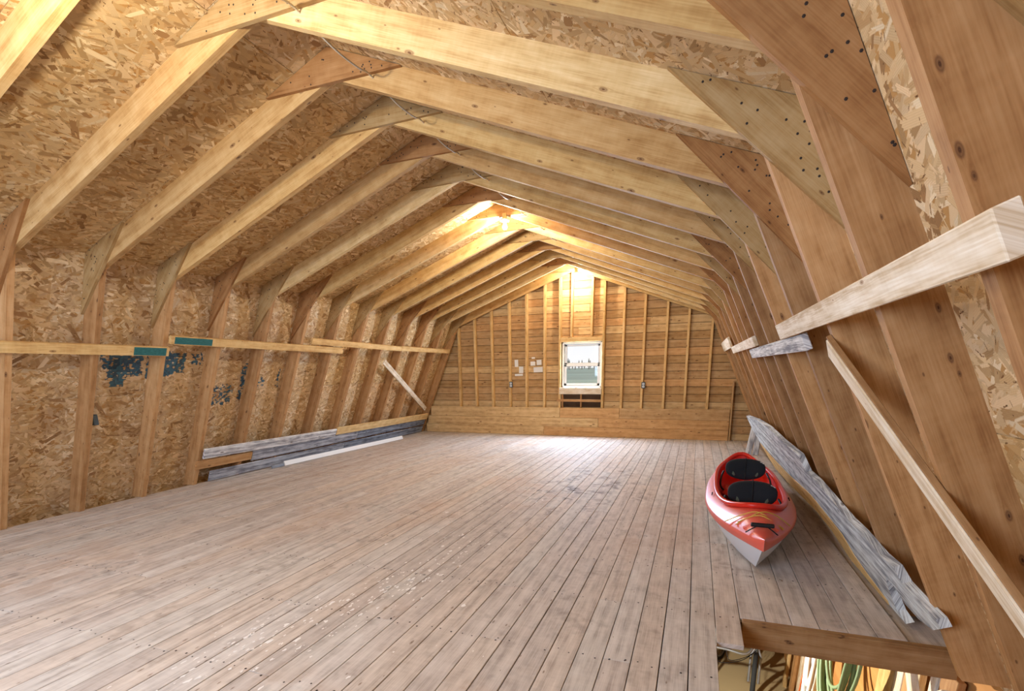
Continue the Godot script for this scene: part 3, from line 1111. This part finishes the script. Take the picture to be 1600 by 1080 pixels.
func build_left_boards() -> void:
	var s := -1.0
	var a := wall_board("wall_rail", "long pine rail with a teal-painted end, on the left wall", "rail", mats.rail, s, 1.54, 1.9, 1.54, -1.27, 0.09, 0.032, 0.0, "rails along the left wall")
	# the board runs along -z: local x grows away from the stair
	paint_patch(a, 1.585 - 0.34, 1.585 - 0.03, 0.078, 0.032)
	var b := wall_board("wall_rail", "pine rail with a teal-painted end beside an unpainted half", "rail", mats.rail, s, 1.652, -1.27, 1.622, -3.9, 0.085, 0.032, 0.0, "rails along the left wall")
	paint_patch(b, -1.315 + 0.04, -1.315 + 0.46, 0.07, 0.032)
	wall_board("wall_rail", "short pine rail overlapping two others on the left wall", "rail", mats.rail, s, 1.725, -3.22, 1.695, -5.44, 0.08, 0.03, 0.0, "rails along the left wall")
	wall_board("wall_rail", "pine rail on the left wall ending at the window wall", "rail", mats.rail, s, 1.7, -5.45, 1.7, -7.28, 0.08, 0.03, 0.0, "rails along the left wall")
	wall_board("diagonal_brace", "pale diagonal brace nailed across four left wall legs", "brace", mats.bright, s, 1.475, -5.05, 0.52, -7.1, 0.085, 0.022)
	# boards along the foot of the wall
	wall_board("kick_board", "whitish weathered board nailed low on the left wall", "board", mats.weathered0, s, 0.395, -1.87, 0.365, -4.25, 0.13, 0.024, 0.016, "boards along the foot of the left wall")
	wall_board("kick_board", "short half brown, half grey board below the whitish one", "board", mats.leg0, s, 0.255, -1.79, 0.245, -2.62, 0.11, 0.022, 0.0, "boards along the foot of the left wall")
	wall_board("kick_board", "blue-grey weathered board under the whitish one", "board", mats.weathered1, s, 0.235, -2.63, 0.235, -4.9, 0.15, 0.014, 0.0, "boards along the foot of the left wall")
	wall_board("kick_board", "dark blue-grey weathered board behind the white trim", "board", mats.weathered2, s, 0.24, -4.905, 0.24, -7.26, 0.15, 0.014, 0.0, "boards along the foot of the left wall")
	wall_board("kick_board", "blue-grey board standing on the floor by the left wall", "board", mats.weathered1, s, 0.08, -2.02, 0.08, -4.6, 0.14, 0.014, 0.0, "boards along the foot of the left wall")
	wall_board("kick_board", "grey board on the floor reaching the window wall", "board", mats.weathered2, s, 0.08, -4.605, 0.08, -7.26, 0.14, 0.014, 0.0, "boards along the foot of the left wall")
	wall_board("kick_board", "brown board above the blue-grey ones near the window wall", "board", mats.rafter0, s, 0.385, -4.26, 0.36, -7.26, 0.13, 0.024, 0.016, "boards along the foot of the left wall")
	var t := base("white_trim", "long white trim strip lying on the floor by the left wall", "trim strip", "", Vector3.ZERO)
	plank("strip", mats.white_paint, t, Vector3(-3.255, 0.036, -3.15), Vector3(-3.135, 0.036, -6.1), Vector3(1, 0.25, 0).normalized(), 0.068, 0.02)
	plank("scrap_end", mats.weathered2, t, Vector3(-3.27, 0.022, -2.93), Vector3(-3.262, 0.022, -3.145), Vector3(1, 0, 0), 0.04, 0.02)
	# junction box on the second frame leg
	var bx := base("outlet_box", "dark outlet box with wires on a left wall leg", "outlet box", "", on_wall(-1.0, 0.88, -0.7, -0.06))
	put("box", board_mesh(0.07, 0.1, 0.05, 0.006), mats.grey_box, bx)
	put("socket", board_mesh(0.036, 0.062, 0.012, 0.004), mats.black, bx, Transform3D(Basis(), Vector3(0.01, 0, 0.03)))
	put("wire", tubes([smooth_line([Vector3(0, 0.05, 0), Vector3(0.02, 0.09, 0.02), Vector3(0.05, 0.06, 0.04), Vector3(0.03, 0.01, 0.045)]), smooth_line([Vector3(-0.02, 0.05, 0), Vector3(-0.03, 0.12, -0.01), Vector3(-0.05, 0.3, -0.03)])], 0.004, 6), mats.black, bx)

func build_right_boards() -> void:
	var s := 1.0
	var g := "rails along the right wall"
	wall_board("wall_rail", "long bright rail with knots over the stair on the right wall", "rail", mats.bright, s, 1.52, 1.36, 1.515, -1.0, 0.088, 0.04, 0.0, g)
	wall_board("wall_rail", "whitish rail with dark streaks beside the long bright one", "rail", mats.weathered0, s, 1.43, -0.44, 1.435, -3.08, 0.085, 0.03, 0.0, g)
	wall_board("wall_rail", "plain pale rail beyond the whitish streaked one", "rail", mats.bright, s, 1.525, -2.45, 1.535, -5.3, 0.09, 0.03, 0.0, g)
	wall_board("wall_rail", "short wide rail at the window wall end of the right wall", "rail", mats.bright, s, 1.64, -5.32, 1.64, -7.28, 0.15, 0.03, 0.0, g)
	var o := base("diagonal_brace", "long pale diagonal brace running down beside the stair hole", "brace")
	var a := on_wall(s, 1.39, -0.05, 0.0135)
	var b := on_wall(s, 0.1, 1.62, 0.0135)
	plank("bar", mats.bright, o, a, b, -wall_normal(s), 0.094, 0.025, 0.004)
	plank("bark_shade_edge", mats.leg2, o, on_wall(s, 1.431, -0.018, 0.012), on_wall(s, 0.141, 1.652, 0.012), -wall_normal(s), 0.008, 0.02, 0.003)  # bark at the top; further down its brown stands in for side shade

func build_slab() -> void:
	# live-edge slab leaning on the right wall legs, outline in its own plane
	var o := base("live_edge_slab", "long grey live-edge slab with a forked end leaning on the right wall", "slab")
	var top := [Vector3(2.999, 0.573, -6.001), Vector3(2.991, 0.655, -4.473), Vector3(3.001, 0.673, -3.519), Vector3(3.032, 0.632, -2.822), Vector3(3.053, 0.617, -2.033), Vector3(3.105, 0.501, -1.956), Vector3(3.112, 0.496, -1.65), Vector3(3.141, 0.447, -1.286), Vector3(3.164, 0.406, -0.983), Vector3(3.171, 0.4, -0.749), Vector3(3.192, 0.363, -0.486), Vector3(3.192, 0.37, -0.307), Vector3(3.216, 0.317, -0.24), Vector3(3.225, 0.305, -0.044), Vector3(3.229, 0.302, 0.086), Vector3(3.242, 0.273, 0.108), Vector3(3.268, 0.209, -0.01), Vector3(3.279, 0.177, -0.177), Vector3(3.275, 0.178, -0.329), Vector3(3.251, 0.229, -0.435), Vector3(3.251, 0.225, -0.544), Vector3(3.289, 0.136, -0.577), Vector3(3.332, 0.039, -0.563), Vector3(3.345, 0.012, -0.475), Vector3(3.346, 0.012, -0.635), Vector3(3.343, 0.012, -0.806), Vector3(3.329, 0.03, -0.998), Vector3(3.31, 0.06, -1.325), Vector3(3.267, 0.153, -1.373), Vector3(3.241, 0.197, -1.725), Vector3(3.214, 0.241, -2.164), Vector3(3.235, 0.145, -3.324), Vector3(3.247, 0.09, -4.433), Vector3(3.199, 0.163, -4.835), Vector3(3.145, 0.267, -5.286), Vector3(3.08, 0.4, -5.8)]
	var n := Vector3(0.917, 0.399, -0.017).normalized()
	var ax := Vector3(0.25, -0.32, 6.0).normalized()
	ax = (ax - n * ax.dot(n)).normalized()
	var ay := n.cross(ax).normalized()
	var c: Vector3 = top[12]
	var poly := PackedVector2Array()
	for p in top:
		poly.append(Vector2((p - c).dot(ax), (p - c).dot(ay)))
	var xf := Transform3D(Basis(ax, ay, n), c)
	put("slab", prism(poly, 0.0, 0.04, Vector2.RIGHT), mats.slab, o, xf)
	var low := [Vector3(3.145, 0.267, -5.286), Vector3(3.18, 0.235, -4.4), Vector3(3.2, 0.235, -3.3), Vector3(3.2, 0.275, -2.164), Vector3(3.228, 0.236, -1.725), Vector3(3.25, 0.2, -1.373), Vector3(3.29, 0.11, -1.2), Vector3(3.31, 0.07, -0.998), Vector3(3.335, 0.035, -0.7), Vector3(3.346, 0.012, -0.7), Vector3(3.335, 0.016, -1.1), Vector3(3.325, 0.02, -1.4), Vector3(3.28, 0.11, -1.75), Vector3(3.26, 0.14, -2.164), Vector3(3.26, 0.09, -3.324), Vector3(3.255, 0.075, -4.433), Vector3(3.205, 0.15, -4.835)]
	var lp := PackedVector2Array()
	for q in low:
		lp.append(Vector2((q - c).dot(ax), (q - c).dot(ay)))
	put("sawn_edge", prism(lp, -0.004, 0.02, Vector2.RIGHT), mats.rail, o, xf)
	var p := base("slab_prop", "two short whitish boards propping the far end of the slab", "prop")
	plank("prop_board", mats.weathered0, p, Vector3(3.06, 0.0, -5.88), Vector3(3.12, 0.5, -5.84), Vector3(-0.3, 0, 1).normalized(), 0.08, 0.02)
	plank("prop_board", mats.weathered0, p, Vector3(3.16, 0.0, -5.86), Vector3(3.18, 0.5, -5.84), Vector3(-0.3, 0, 1).normalized(), 0.08, 0.02)

# ---------------------------------------------------------------- kayak
const KL := 3.36
func k_half(s: float) -> float:
	var a := 1.0 - pow(absf(s - 0.46) / (0.46 if s < 0.46 else 0.54), 2.0 if s < 0.46 else 2.6)
	return maxf(0.335 * pow(maxf(a, 0.0), 1.0), 0.0006)
func k_gun(s: float) -> float:
	return 0.2 + (0.11 if s < 0.5 else 0.05) * pow(absf(s - 0.5) * 2.0, 2.0)
func k_keel(s: float) -> float:
	return 0.03 * pow(clampf((0.16 - s) / 0.16, 0.0, 1.0), 1.6) + 0.10 * pow(clampf((s - 0.84) / 0.16, 0.0, 1.0), 2.0)
const C0 := 0.19
const C1 := 0.90
func k_cock(s: float) -> float:
	var q := absf((s - (C0 + C1) * 0.5) / ((C1 - C0) * 0.5))
	if q >= 1.0:
		return 0.0
	return 0.262 * pow(1.0 - pow(q, 2.7), 1.0 / 2.2) * (1.0 - 0.05 * (s - 0.4))
func k_deck(s: float, x: float) -> float:
	var b := k_half(s)
	var crown := 0.085 + 0.03 * sin(PI * clampf(s, 0.0, 1.0))
	if s < 0.14:
		crown = lerpf(0.012, crown, smoothstep(0.0, 0.14, s))
	if s > 0.94:
		crown = lerpf(crown, 0.02, smoothstep(0.94, 1.0, s))
	return k_gun(s) + crown * (1.0 - pow(clampf(absf(x) / b, 0.0, 1.0), 2.4))

func build_kayak() -> void:
	var o := base("kayak", "red two-seat kayak with a white hull and black seat pads on the floor", "kayak", "", Vector3(2.685, 0.0, -0.66))
	o.rotation.y = -0.032
	# local: bow at z 0, stern at z -KL
	var ss := []
	for i in 25:
		ss.append(C0 * (1.0 - cos(PI * i / 24.0)) * 0.5)
	for i in range(1, 49):
		ss.append(C0 + (C1 - C0) * (1.0 - cos(PI * i / 48.0)) * 0.5)
	for i in range(1, 13):
		ss.append(C1 + (1.0 - C1) * float(i) / 12.0)
	# hull
	var rows := []
	for s in ss:
		var row := []
		var b := k_half(s)
		var g := k_gun(s)
		var k := k_keel(s)
		# raked stem: low points of the bow stand further back; the bow is a sharp wedge, the middle full
		var pw := lerpf(0.5, 0.3, smoothstep(0.0, 0.34, s)) if s < 0.5 else lerpf(0.3, 0.7, smoothstep(0.7, 1.0, s))
		for j in 25:
			var q := float(j) / 12.0 - 1.0
			var hy := pow(absf(q), 1.6)
			var rake := 0.36 * pow(1.0 - hy, 1.1) * pow(1.0 - clampf(s / 0.24, 0.0, 1.0), 1.5)
			row.append(Vector3(signf(q) * b * pow(hy, pw), k + (g - k) * hy, -s * KL - rake))
		rows.append(row)
	put("hull", surface(rows, Vector3(0, 0.4, -KL * 0.5)), mats.kayak_hull, o)
	# deck, outer edge folded over the seam
	for side in [-1.0, 1.0]:
		var dr := []
		for s in ss:
			var row := []
			var b := k_half(s)
			var c := k_cock(s)
			row.append(Vector3(side * (b - 0.012 * minf(b / 0.1, 1.0)), k_gun(s) - 0.05, -s * KL))
			row.append(Vector3(side * (b + 0.008 * minf(b / 0.05, 1.0)), k_gun(s) - 0.015, -s * KL))
			row.append(Vector3(side * (b + 0.004 * minf(b / 0.05, 1.0)), k_gun(s) + 0.006, -s * KL))
			for j in 13:
				var x := lerpf(b * 0.985, minf(c, b * 0.86), float(j) / 12.0)
				row.append(Vector3(side * x, k_deck(s, x) + 0.01, -s * KL))
			dr.append(row)
		put("deck", surface(dr, Vector3(0, -0.4, -KL * 0.5)), mats.kayak_red, o)
	# cockpit rim and well
	var rim := []
	for i in 64:
		var a := TAU * i / 64.0
		var s := (C0 + C1) * 0.5 - cos(a) * (C1 - C0) * 0.5
		var c := k_cock(clampf(s, C0 + 0.0001, C1 - 0.0001)) * signf(sin(a))
		rim.append(Vector3(c, k_deck(s, c) + 0.028, -s * KL))
	put("cockpit_rim", tube(PackedVector3Array(rim), 0.021, 8, true), mats.kayak_rim, o)
	var well := []
	for s in ss:
		if s < C0 or s > C1:
			continue
		var c := maxf(k_cock(s), 0.001)
		var row := []
		for j in 17:
			var th := PI * (float(j) / 16.0 - 0.5)
			var sx := signf(th) * pow(absf(sin(th)), 0.5) * c
			row.append(Vector3(sx, lerpf(k_deck(s, c) + 0.015, 0.075, pow(maxf(cos(th), 0.0), 0.6) * clampf(c / 0.06, 0.0, 1.0)), -s * KL))
		well.append(row)
	put("cockpit_well", surface(well, Vector3(0, 0.6, -KL * 0.5), true), mats.kayak_inside, o)
	# seats
	for q in [-1.17, -2.22]:
		var pan := []
		for i in 15:
			var u := float(i) / 14.0
			var row := []
			for j in 15:
				var v := float(j) / 14.0 * 2.0 - 1.0
				var x := v * 0.2
				var dip := 0.05 * pow(absf(v), 2.0) - 0.035 * exp(-pow((absf(v) - 0.5) / 0.32, 2.0)) * sin(PI * u)
				var edge := pow(maxf(absf(v), absf(u * 2.0 - 1.0)), 6.0)
				row.append(Vector3(x, 0.165 + dip - 0.085 * edge + 0.04 * (1.0 - u), q + 0.4 - u * 0.42))
			pan.append(row)
		var sp := put("seat_pan", surface(pan, Vector3(0, -0.5, q + 0.2)), mats.kayak_inside, o)
		var st := base_part("seat_back", backrest_mesh(), mats.seat_fabric, o, Transform3D(Basis(Vector3.RIGHT, -0.42), Vector3(0.0, 0.33, q)))
		for sd in [-1.0, 1.0]:
			put("stripe", pad_mesh(0.022, 0.07, 0.012), mats.seat_patch, st, Transform3D(Basis(Vector3.BACK, -sd * 0.35), Vector3(sd * 0.118, -0.015, 0.04)))
		put("seam", tube(smooth_line([Vector3(0, 0.115, 0.03), Vector3(0, 0.05, 0.0475), Vector3(0, -0.05, 0.0475), Vector3(0, -0.115, 0.03)]), 0.003, 6), mats.black, st)
		put("label_tag", board_mesh(0.035, 0.014, 0.003, 0.001), mats.white_plastic, st, Transform3D(Basis(Vector3.BACK, -0.5), Vector3(0.14, 0.055, 0.04)))
		for sd in [-1.0, 1.0]:
			put("strap", tube(smooth_line([Vector3(sd * 0.19, 0.3, q + 0.0), Vector3(sd * 0.215, 0.25, q + 0.15), Vector3(sd * 0.2, 0.19, q + 0.3), Vector3(sd * 0.08, 0.15, q + 0.42)]), 0.009, 6), mats.black, o)
		put("buckle", board_mesh(0.04, 0.05, 0.02, 0.006), mats.black, o, Transform3D(Basis(), Vector3(0, 0.19, q + 0.33)))
	# deck fittings
	var dz := func(s: float, x: float) -> Vector3: return Vector3(x, k_deck(s, x) + 0.022, -s * KL)
	put("bungee_cord", tubes([smooth_line([dz.call(0.155, -0.2), dz.call(0.135, -0.1), dz.call(0.13, 0.0), dz.call(0.115, 0.14)]), smooth_line([dz.call(0.115, -0.14), dz.call(0.13, 0.0), dz.call(0.15, 0.1), dz.call(0.165, 0.2)]), smooth_line([dz.call(0.118, -0.13), dz.call(0.112, 0.0), dz.call(0.112, 0.14)])], 0.004, 6), mats.bungee, o)
	var hd := put("carry_handle", board_mesh(0.13, 0.028, 0.02, 0.008), mats.black, o, Transform3D(Basis(Vector3.RIGHT, -1.2), dz.call(0.058, 0.0) + Vector3(0, 0.014, 0)))
	put("handle_cord", tube(smooth_line([dz.call(0.062, -0.09), dz.call(0.06, 0.0) + Vector3(0, 0.012, 0), dz.call(0.06, 0.09)]), 0.004, 6), mats.black, o)
	put("deck_groove", tube(smooth_line([dz.call(0.086, -0.1) + Vector3(0, -0.006, 0), dz.call(0.082, 0.0) + Vector3(0, -0.006, 0), dz.call(0.086, 0.1) + Vector3(0, -0.006, 0)]), 0.009, 8), mats.kayak_red, o)
	for sd in [-1.0, 1.0]:
		put("pad_eye", tube(smooth_line([dz.call(0.42, sd * 0.29), dz.call(0.41, sd * 0.285) + Vector3(0, 0.012, 0), dz.call(0.4, sd * 0.29)]), 0.004, 6), mats.black, o)

func base_part(called: String, mesh: Mesh, m: Material, parent: Node, xf: Transform3D) -> MeshInstance3D:
	return put(called, mesh, m, parent, xf)

func backrest_mesh() -> ArrayMesh:
	var rows := []
	for i in 17:
		var la := PI * (float(i) / 16.0 - 0.5)
		var row := []
		for j in 33:
			var lo := TAU * j / 32.0
			var cx := signf(cos(lo)) * pow(absf(cos(lo)), 0.75)
			var cy := signf(sin(lo)) * pow(absf(sin(lo)), 0.75)
			var rr := pow(maxf(cos(la), 0.0), 0.45)
			var x := 0.178 * cx * rr
			var y := 0.108 * cy * rr * (1.0 - 0.12 * absf(cx))
			row.append(Vector3(x, y, 0.045 * sin(la) + 0.9 * x * x - 0.006 * exp(-pow(x / 0.02, 2.0)) * signf(la)))
		rows.append(row)
	return surface(rows, Vector3.ZERO)

func pad_mesh(hx: float, hy: float, hz: float) -> ArrayMesh:
	var rows := []
	for i in 9:
		var la := PI * (float(i) / 8.0 - 0.5)
		var row := []
		for j in 17:
			var lo := TAU * j / 16.0
			row.append(Vector3(hx * cos(lo) * cos(la), hy * sin(lo) * cos(la), hz * sin(la)))
		rows.append(row)
	return surface(rows, Vector3.ZERO)

# ---------------------------------------------------------------- small things
func outlet(at: Vector3, label: String) -> void:
	var o := base("wall_outlet", label, "outlet", "outlets on the window wall", at)
	put("plate", board_mesh(0.07, 0.115, 0.012, 0.004), mats.grey_box, o)
	for y in [-0.024, 0.024]:
		var s := put("socket", board_mesh(0.036, 0.034, 0.006, 0.002), mats.white_plastic, o, Transform3D(Basis(), Vector3(0, y, 0.008)))
		put("slots", board_mesh(0.016, 0.014, 0.003, 0.001), mats.black, s, Transform3D(Basis(), Vector3(0, 0, 0.003)))

func build_small_things() -> void:
	outlet(Vector3(-1.30, 1.01, ZEND + 0.1), "grey outlet on a stud left of the window, below the papers")
	outlet(Vector3(1.325, 0.99, ZEND + 0.1), "grey outlet on a stud right of the window")
	var notes := [[-1.21, 1.43, 0.075, 0.14, "small torn white paper on the board wall left of the window"], [-1.11, 1.3, 0.09, 0.13, "pale grey paper on the board wall between two studs"], [-1.16, 1.2, 0.17, 0.04, "narrow white strip of paper above the left outlet"], [-0.86, 1.42, 0.1, 0.08, "small white paper beside the stud nearest the window"], [-0.75, 1.3, 0.19, 0.1, "wide lilac-white paper beside the stud nearest the window"], [-0.73, 1.44, 0.1, 0.1, "torn lilac paper above the wide lilac one"], [-0.85, 1.53, 0.07, 0.03, "tiny scrap of white paper above the other papers"]]
	for q in notes:
		var n := put("paper_note", board_mesh(q[2], q[3], 0.002, 0.0005), mats.paper, self, Transform3D(Basis(Vector3.BACK, rng.randf_range(-0.06, 0.06)), Vector3(q[0], q[1], ZEND + 0.0045)))
		tag(n, q[4], "paper", "papers on the window wall")

# ---------------------------------------------------------------- what shows through the stair hole
func build_below() -> void:
	var yl := -2.5
	# bicycle
	var o := base("bicycle", "old grey bicycle standing in the room below the stair hole", "bicycle", "", Vector3(3.07, yl, -3.2))
	o.rotation.y = -0.144
	# its own axes: front wheel at the origin, frame running to -z
	for wz in [0.0, -1.02]:
		var ring := []
		for i in 40:
			var a := TAU * i / 40.0
			ring.append(Vector3(0, 0.335 + cos(a) * 0.31, wz + sin(a) * 0.31))
		var wheel := put("wheel", tube(PackedVector3Array(ring), 0.026, 10, true), mats.tyre, o)
		var rr := []
		for i in 40:
			var a := TAU * i / 40.0
			rr.append(Vector3(0, 0.335 + cos(a) * 0.283, wz + sin(a) * 0.283))
		put("wheel_rim", tube(PackedVector3Array(rr), 0.012, 8, true), mats.steel, wheel)
		var sp := []
		for i in 24:
			var a := TAU * i / 24.0
			sp.append([Vector3(0.025 * (1 if i % 2 else -1), 0.335, wz), Vector3(0, 0.335 + cos(a) * 0.28, wz + sin(a) * 0.28)])
		put("spokes", tubes(sp, 0.0014, 5), mats.steel, wheel)
	put("fork", tubes([[Vector3(-0.05, 0.335, 0), Vector3(-0.05, 0.62, -0.09), Vector3(0, 0.74, -0.13), Vector3(0, 0.92, -0.19)], [Vector3(0.05, 0.335, 0), Vector3(0.05, 0.62, -0.09), Vector3(0, 0.74, -0.13)]], 0.014, 8), mats.steel, o)
	put("frame", tubes([[Vector3(0, 0.86, -0.17), Vector3(0, 0.8, -0.66)], [Vector3(0, 0.76, -0.15), Vector3(0, 0.3, -0.58)], [Vector3(0, 0.3, -0.58), Vector3(0, 0.88, -0.7)], [Vector3(0, 0.3, -0.58), Vector3(0.05, 0.335, -1.02)], [Vector3(0, 0.8, -0.67), Vector3(0.05, 0.335, -1.02)]], 0.018, 8), mats.bike_paint, o)
	put("handlebar", tubes([smooth_line([Vector3(-0.5, 0.74, 0.14), Vector3(-0.3, 0.735, 0.12), Vector3(-0.1, 0.72, 0.1), Vector3(0, 0.76, -0.08), Vector3(0.2, 0.78, -0.2), Vector3(0.34, 0.78, -0.35)])], 0.013, 8), mats.steel, o)
	for sd in [-1.0, 1.0]:
		put("grip", tubes([[Vector3(-0.5, 0.74, 0.14) if sd < 0.0 else Vector3(0.34, 0.78, -0.35), Vector3(-0.6, 0.735, 0.16) if sd < 0.0 else Vector3(0.42, 0.77, -0.44)]], 0.019, 8), mats.black, o)
	put("brake_cable", tubes([smooth_line([Vector3(-0.3, 0.735, 0.12), Vector3(-0.25, 0.66, 0.2), Vector3(-0.1, 0.68, 0.1), Vector3(0, 0.7, -0.06)]), smooth_line([Vector3(-0.4, 0.735, 0.13), Vector3(-0.36, 0.62, 0.22), Vector3(-0.14, 0.64, 0.12), Vector3(0, 0.7, -0.06)])], 0.004, 6), mats.black, o)
	put("saddle", pad_mesh(0.07, 0.035, 0.13), mats.black, o, Transform3D(Basis(), Vector3(0, 0.92, -0.7)))
	var o2: Node3D = o.duplicate()
	o2.name = numbered("bicycle")
	add_child(o2, true)
	o2.position = Vector3(2.45, yl, -3.25)
	o2.rotation.y = -0.35
	tag(o2, "second bicycle beside the first, mostly under the loft floor", "bicycle")
	# hoses hanging on the wall
	hose("green garden hose coiled on the wall below the stair hole", mats.hose_green, 7, -1.42, -0.2, 0.36, 1.0, 0.013)
	hose("white hose coiled on the wall beside the green one", mats.hose_white, 6, -1.98, -0.3, 0.13, 1.35, 0.015)
	var cord := put("orange_cord", tube(smooth_line([Vector3(3.42, -1.2, -2.55), Vector3(3.4, -1.7, -2.6), Vector3(3.38, -2.2, -2.68), Vector3(3.36, -2.48, -2.72)]), 0.007, 6), mats.orange_cord, self)
	tag(cord, "orange cord hanging down the wall in the room below", "cord")
	# boards standing against the wall: z, width, tone
	var bl := [[-3.8, 0.09, "rafter0"], [-3.45, 0.1, "leg0"], [-3.15, 0.08, "bright"], [-2.9, 0.07, "rafter2"], [-2.62, 0.09, "bright"], [-2.4, 0.08, "leg1"], [-1.13, 0.22, "rafter1"], [-0.95, 0.1, "bright"], [-0.84, 0.09, "leg0"], [-0.74, 0.07, "bright"], [-0.56, 0.07, "bright"], [-0.42, 0.16, "leg1"]]
	var names := ["narrow", "brown", "pale slim", "golden", "pale broad", "dark brown", "wide golden", "pale", "brown narrow", "pale slender", "whitish", "wide brown"]
	for i in bl.size():
		var b: Array = bl[i]
		var z: float = b[0]
		var p := plank("leaning_board", mats[b[2]], self, Vector3(3.5, yl + 0.0, z), Vector3(3.56, -0.2, z), Vector3(-1, 0, 0), b[1], 0.035)
		tag(p, "%s board on the wall below, %s from the header beam" % [names[i], ordinal(12 - i)], "board", "boards in the room below")
	for q in [[-0.7, -0.48], [-0.28, -0.02]]:
		var p := plank("leaning_board", mats.bright, self, Vector3(3.46, -0.22, q[0]), Vector3(3.46, -1.2, q[1] + 0.55), Vector3(-1, 0, 0), 0.07, 0.035)
		tag(p, "pale slanting brace in the room below, %s" % ("beside the whitish board" if q[0] < -0.5 else "beside the wide brown board"), "brace", "braces in the room below")
	bulb(Vector3(1.9, -0.7, -1.7), "bare bulb under the loft floor in the room below", 6.5, 0.5, Color8(255, 246, 230))

func hose(label: String, m: Material, loops: int, zc: float, ytop: float, half: float, drop: float, r: float) -> void:
	var o := base("garden_hose", label, "hose", "hoses below", Vector3(3.4, ytop, zc))
	var pts := []
	for i in loops:
		var h := half * rng.randf_range(0.72, 1.0)
		var d := drop * rng.randf_range(0.72, 1.0)
		var x := -0.02 - 0.012 * i
		pts.append(Vector3(x, 0.02, rng.randf_range(-0.05, 0.05)))
		pts.append(Vector3(x, -d * 0.35, -h))
		pts.append(Vector3(x - 0.02, -d * 0.8, -h * 0.75))
		pts.append(Vector3(x - 0.03, -d, 0.0))
		pts.append(Vector3(x - 0.02, -d * 0.8, h * 0.75))
		pts.append(Vector3(x, -d * 0.35, h))
	put("coil", tube(smooth_line(pts, 6), r, 8), m, o)
	put("hook", tube(smooth_line([Vector3(0.15, -0.02, 0), Vector3(-0.02, -0.02, 0), Vector3(-0.16, -0.01, 0), Vector3(-0.17, 0.04, 0)]), 0.008, 6), mats.steel, o)

# ---------------------------------------------------------------- outdoors
func build_outdoors() -> void:
	var f := BoxMesh.new()
	f.size = Vector3(900, 0.5, 700)
	var g := put("field", f, mats.grass, self, Transform3D(Basis(), Vector3(0, -2.9, -358)))
	g.set_meta("kind", "structure")
	g.set_meta("label", "pale green field outside the window")
	var rows := []
	for i in 9:
		var row := []
		for j in 25:
			var x := -220.0 + j * 18.0
			var u := float(i) / 8.0
			row.append(Vector3(x, -3.0 + 5.2 * sin(PI * u * 0.5) * (0.9 + 0.1 * sin(x * 0.012 + 0.4)), -170.0 - u * 130.0))
		rows.append(row)
	var hl := put("hill", surface(rows, Vector3(0, -60, -235)), mats.far_field, self)
	hl.set_meta("kind", "structure")
	hl.set_meta("label", "low rise beyond the field")
	for i in 22:
		var h := rng.randf_range(2.0, 5.4)
		var x := -73.0 + i * 1.55 + rng.randf_range(-0.3, 0.3)
		var t := base("conifer", "small dark conifer on the skyline outside the window", "tree", "conifers on the skyline", Vector3(x, 1.5, -262 + rng.randf_range(-3, 3) + (6.0 if i % 2 else -6.0)))
		put("trunk", lathe([Vector2(0.25, -1.5), Vector2(0.18, h * 0.4)], 8), mats.conifer_trunk, t)
		var prof := []
		for q in 6:
			var yy := h * (0.12 + 0.88 * q / 6.0)
			prof.append(Vector2(h * 0.15 * (1.0 - q / 6.0) + 0.1, yy))
			prof.append(Vector2(h * 0.1 * (1.0 - q / 6.0) + 0.05, yy + h * 0.1))
		prof.append(Vector2(0.02, h))
		put("foliage", lathe(prof, 10), mats.conifer, t)
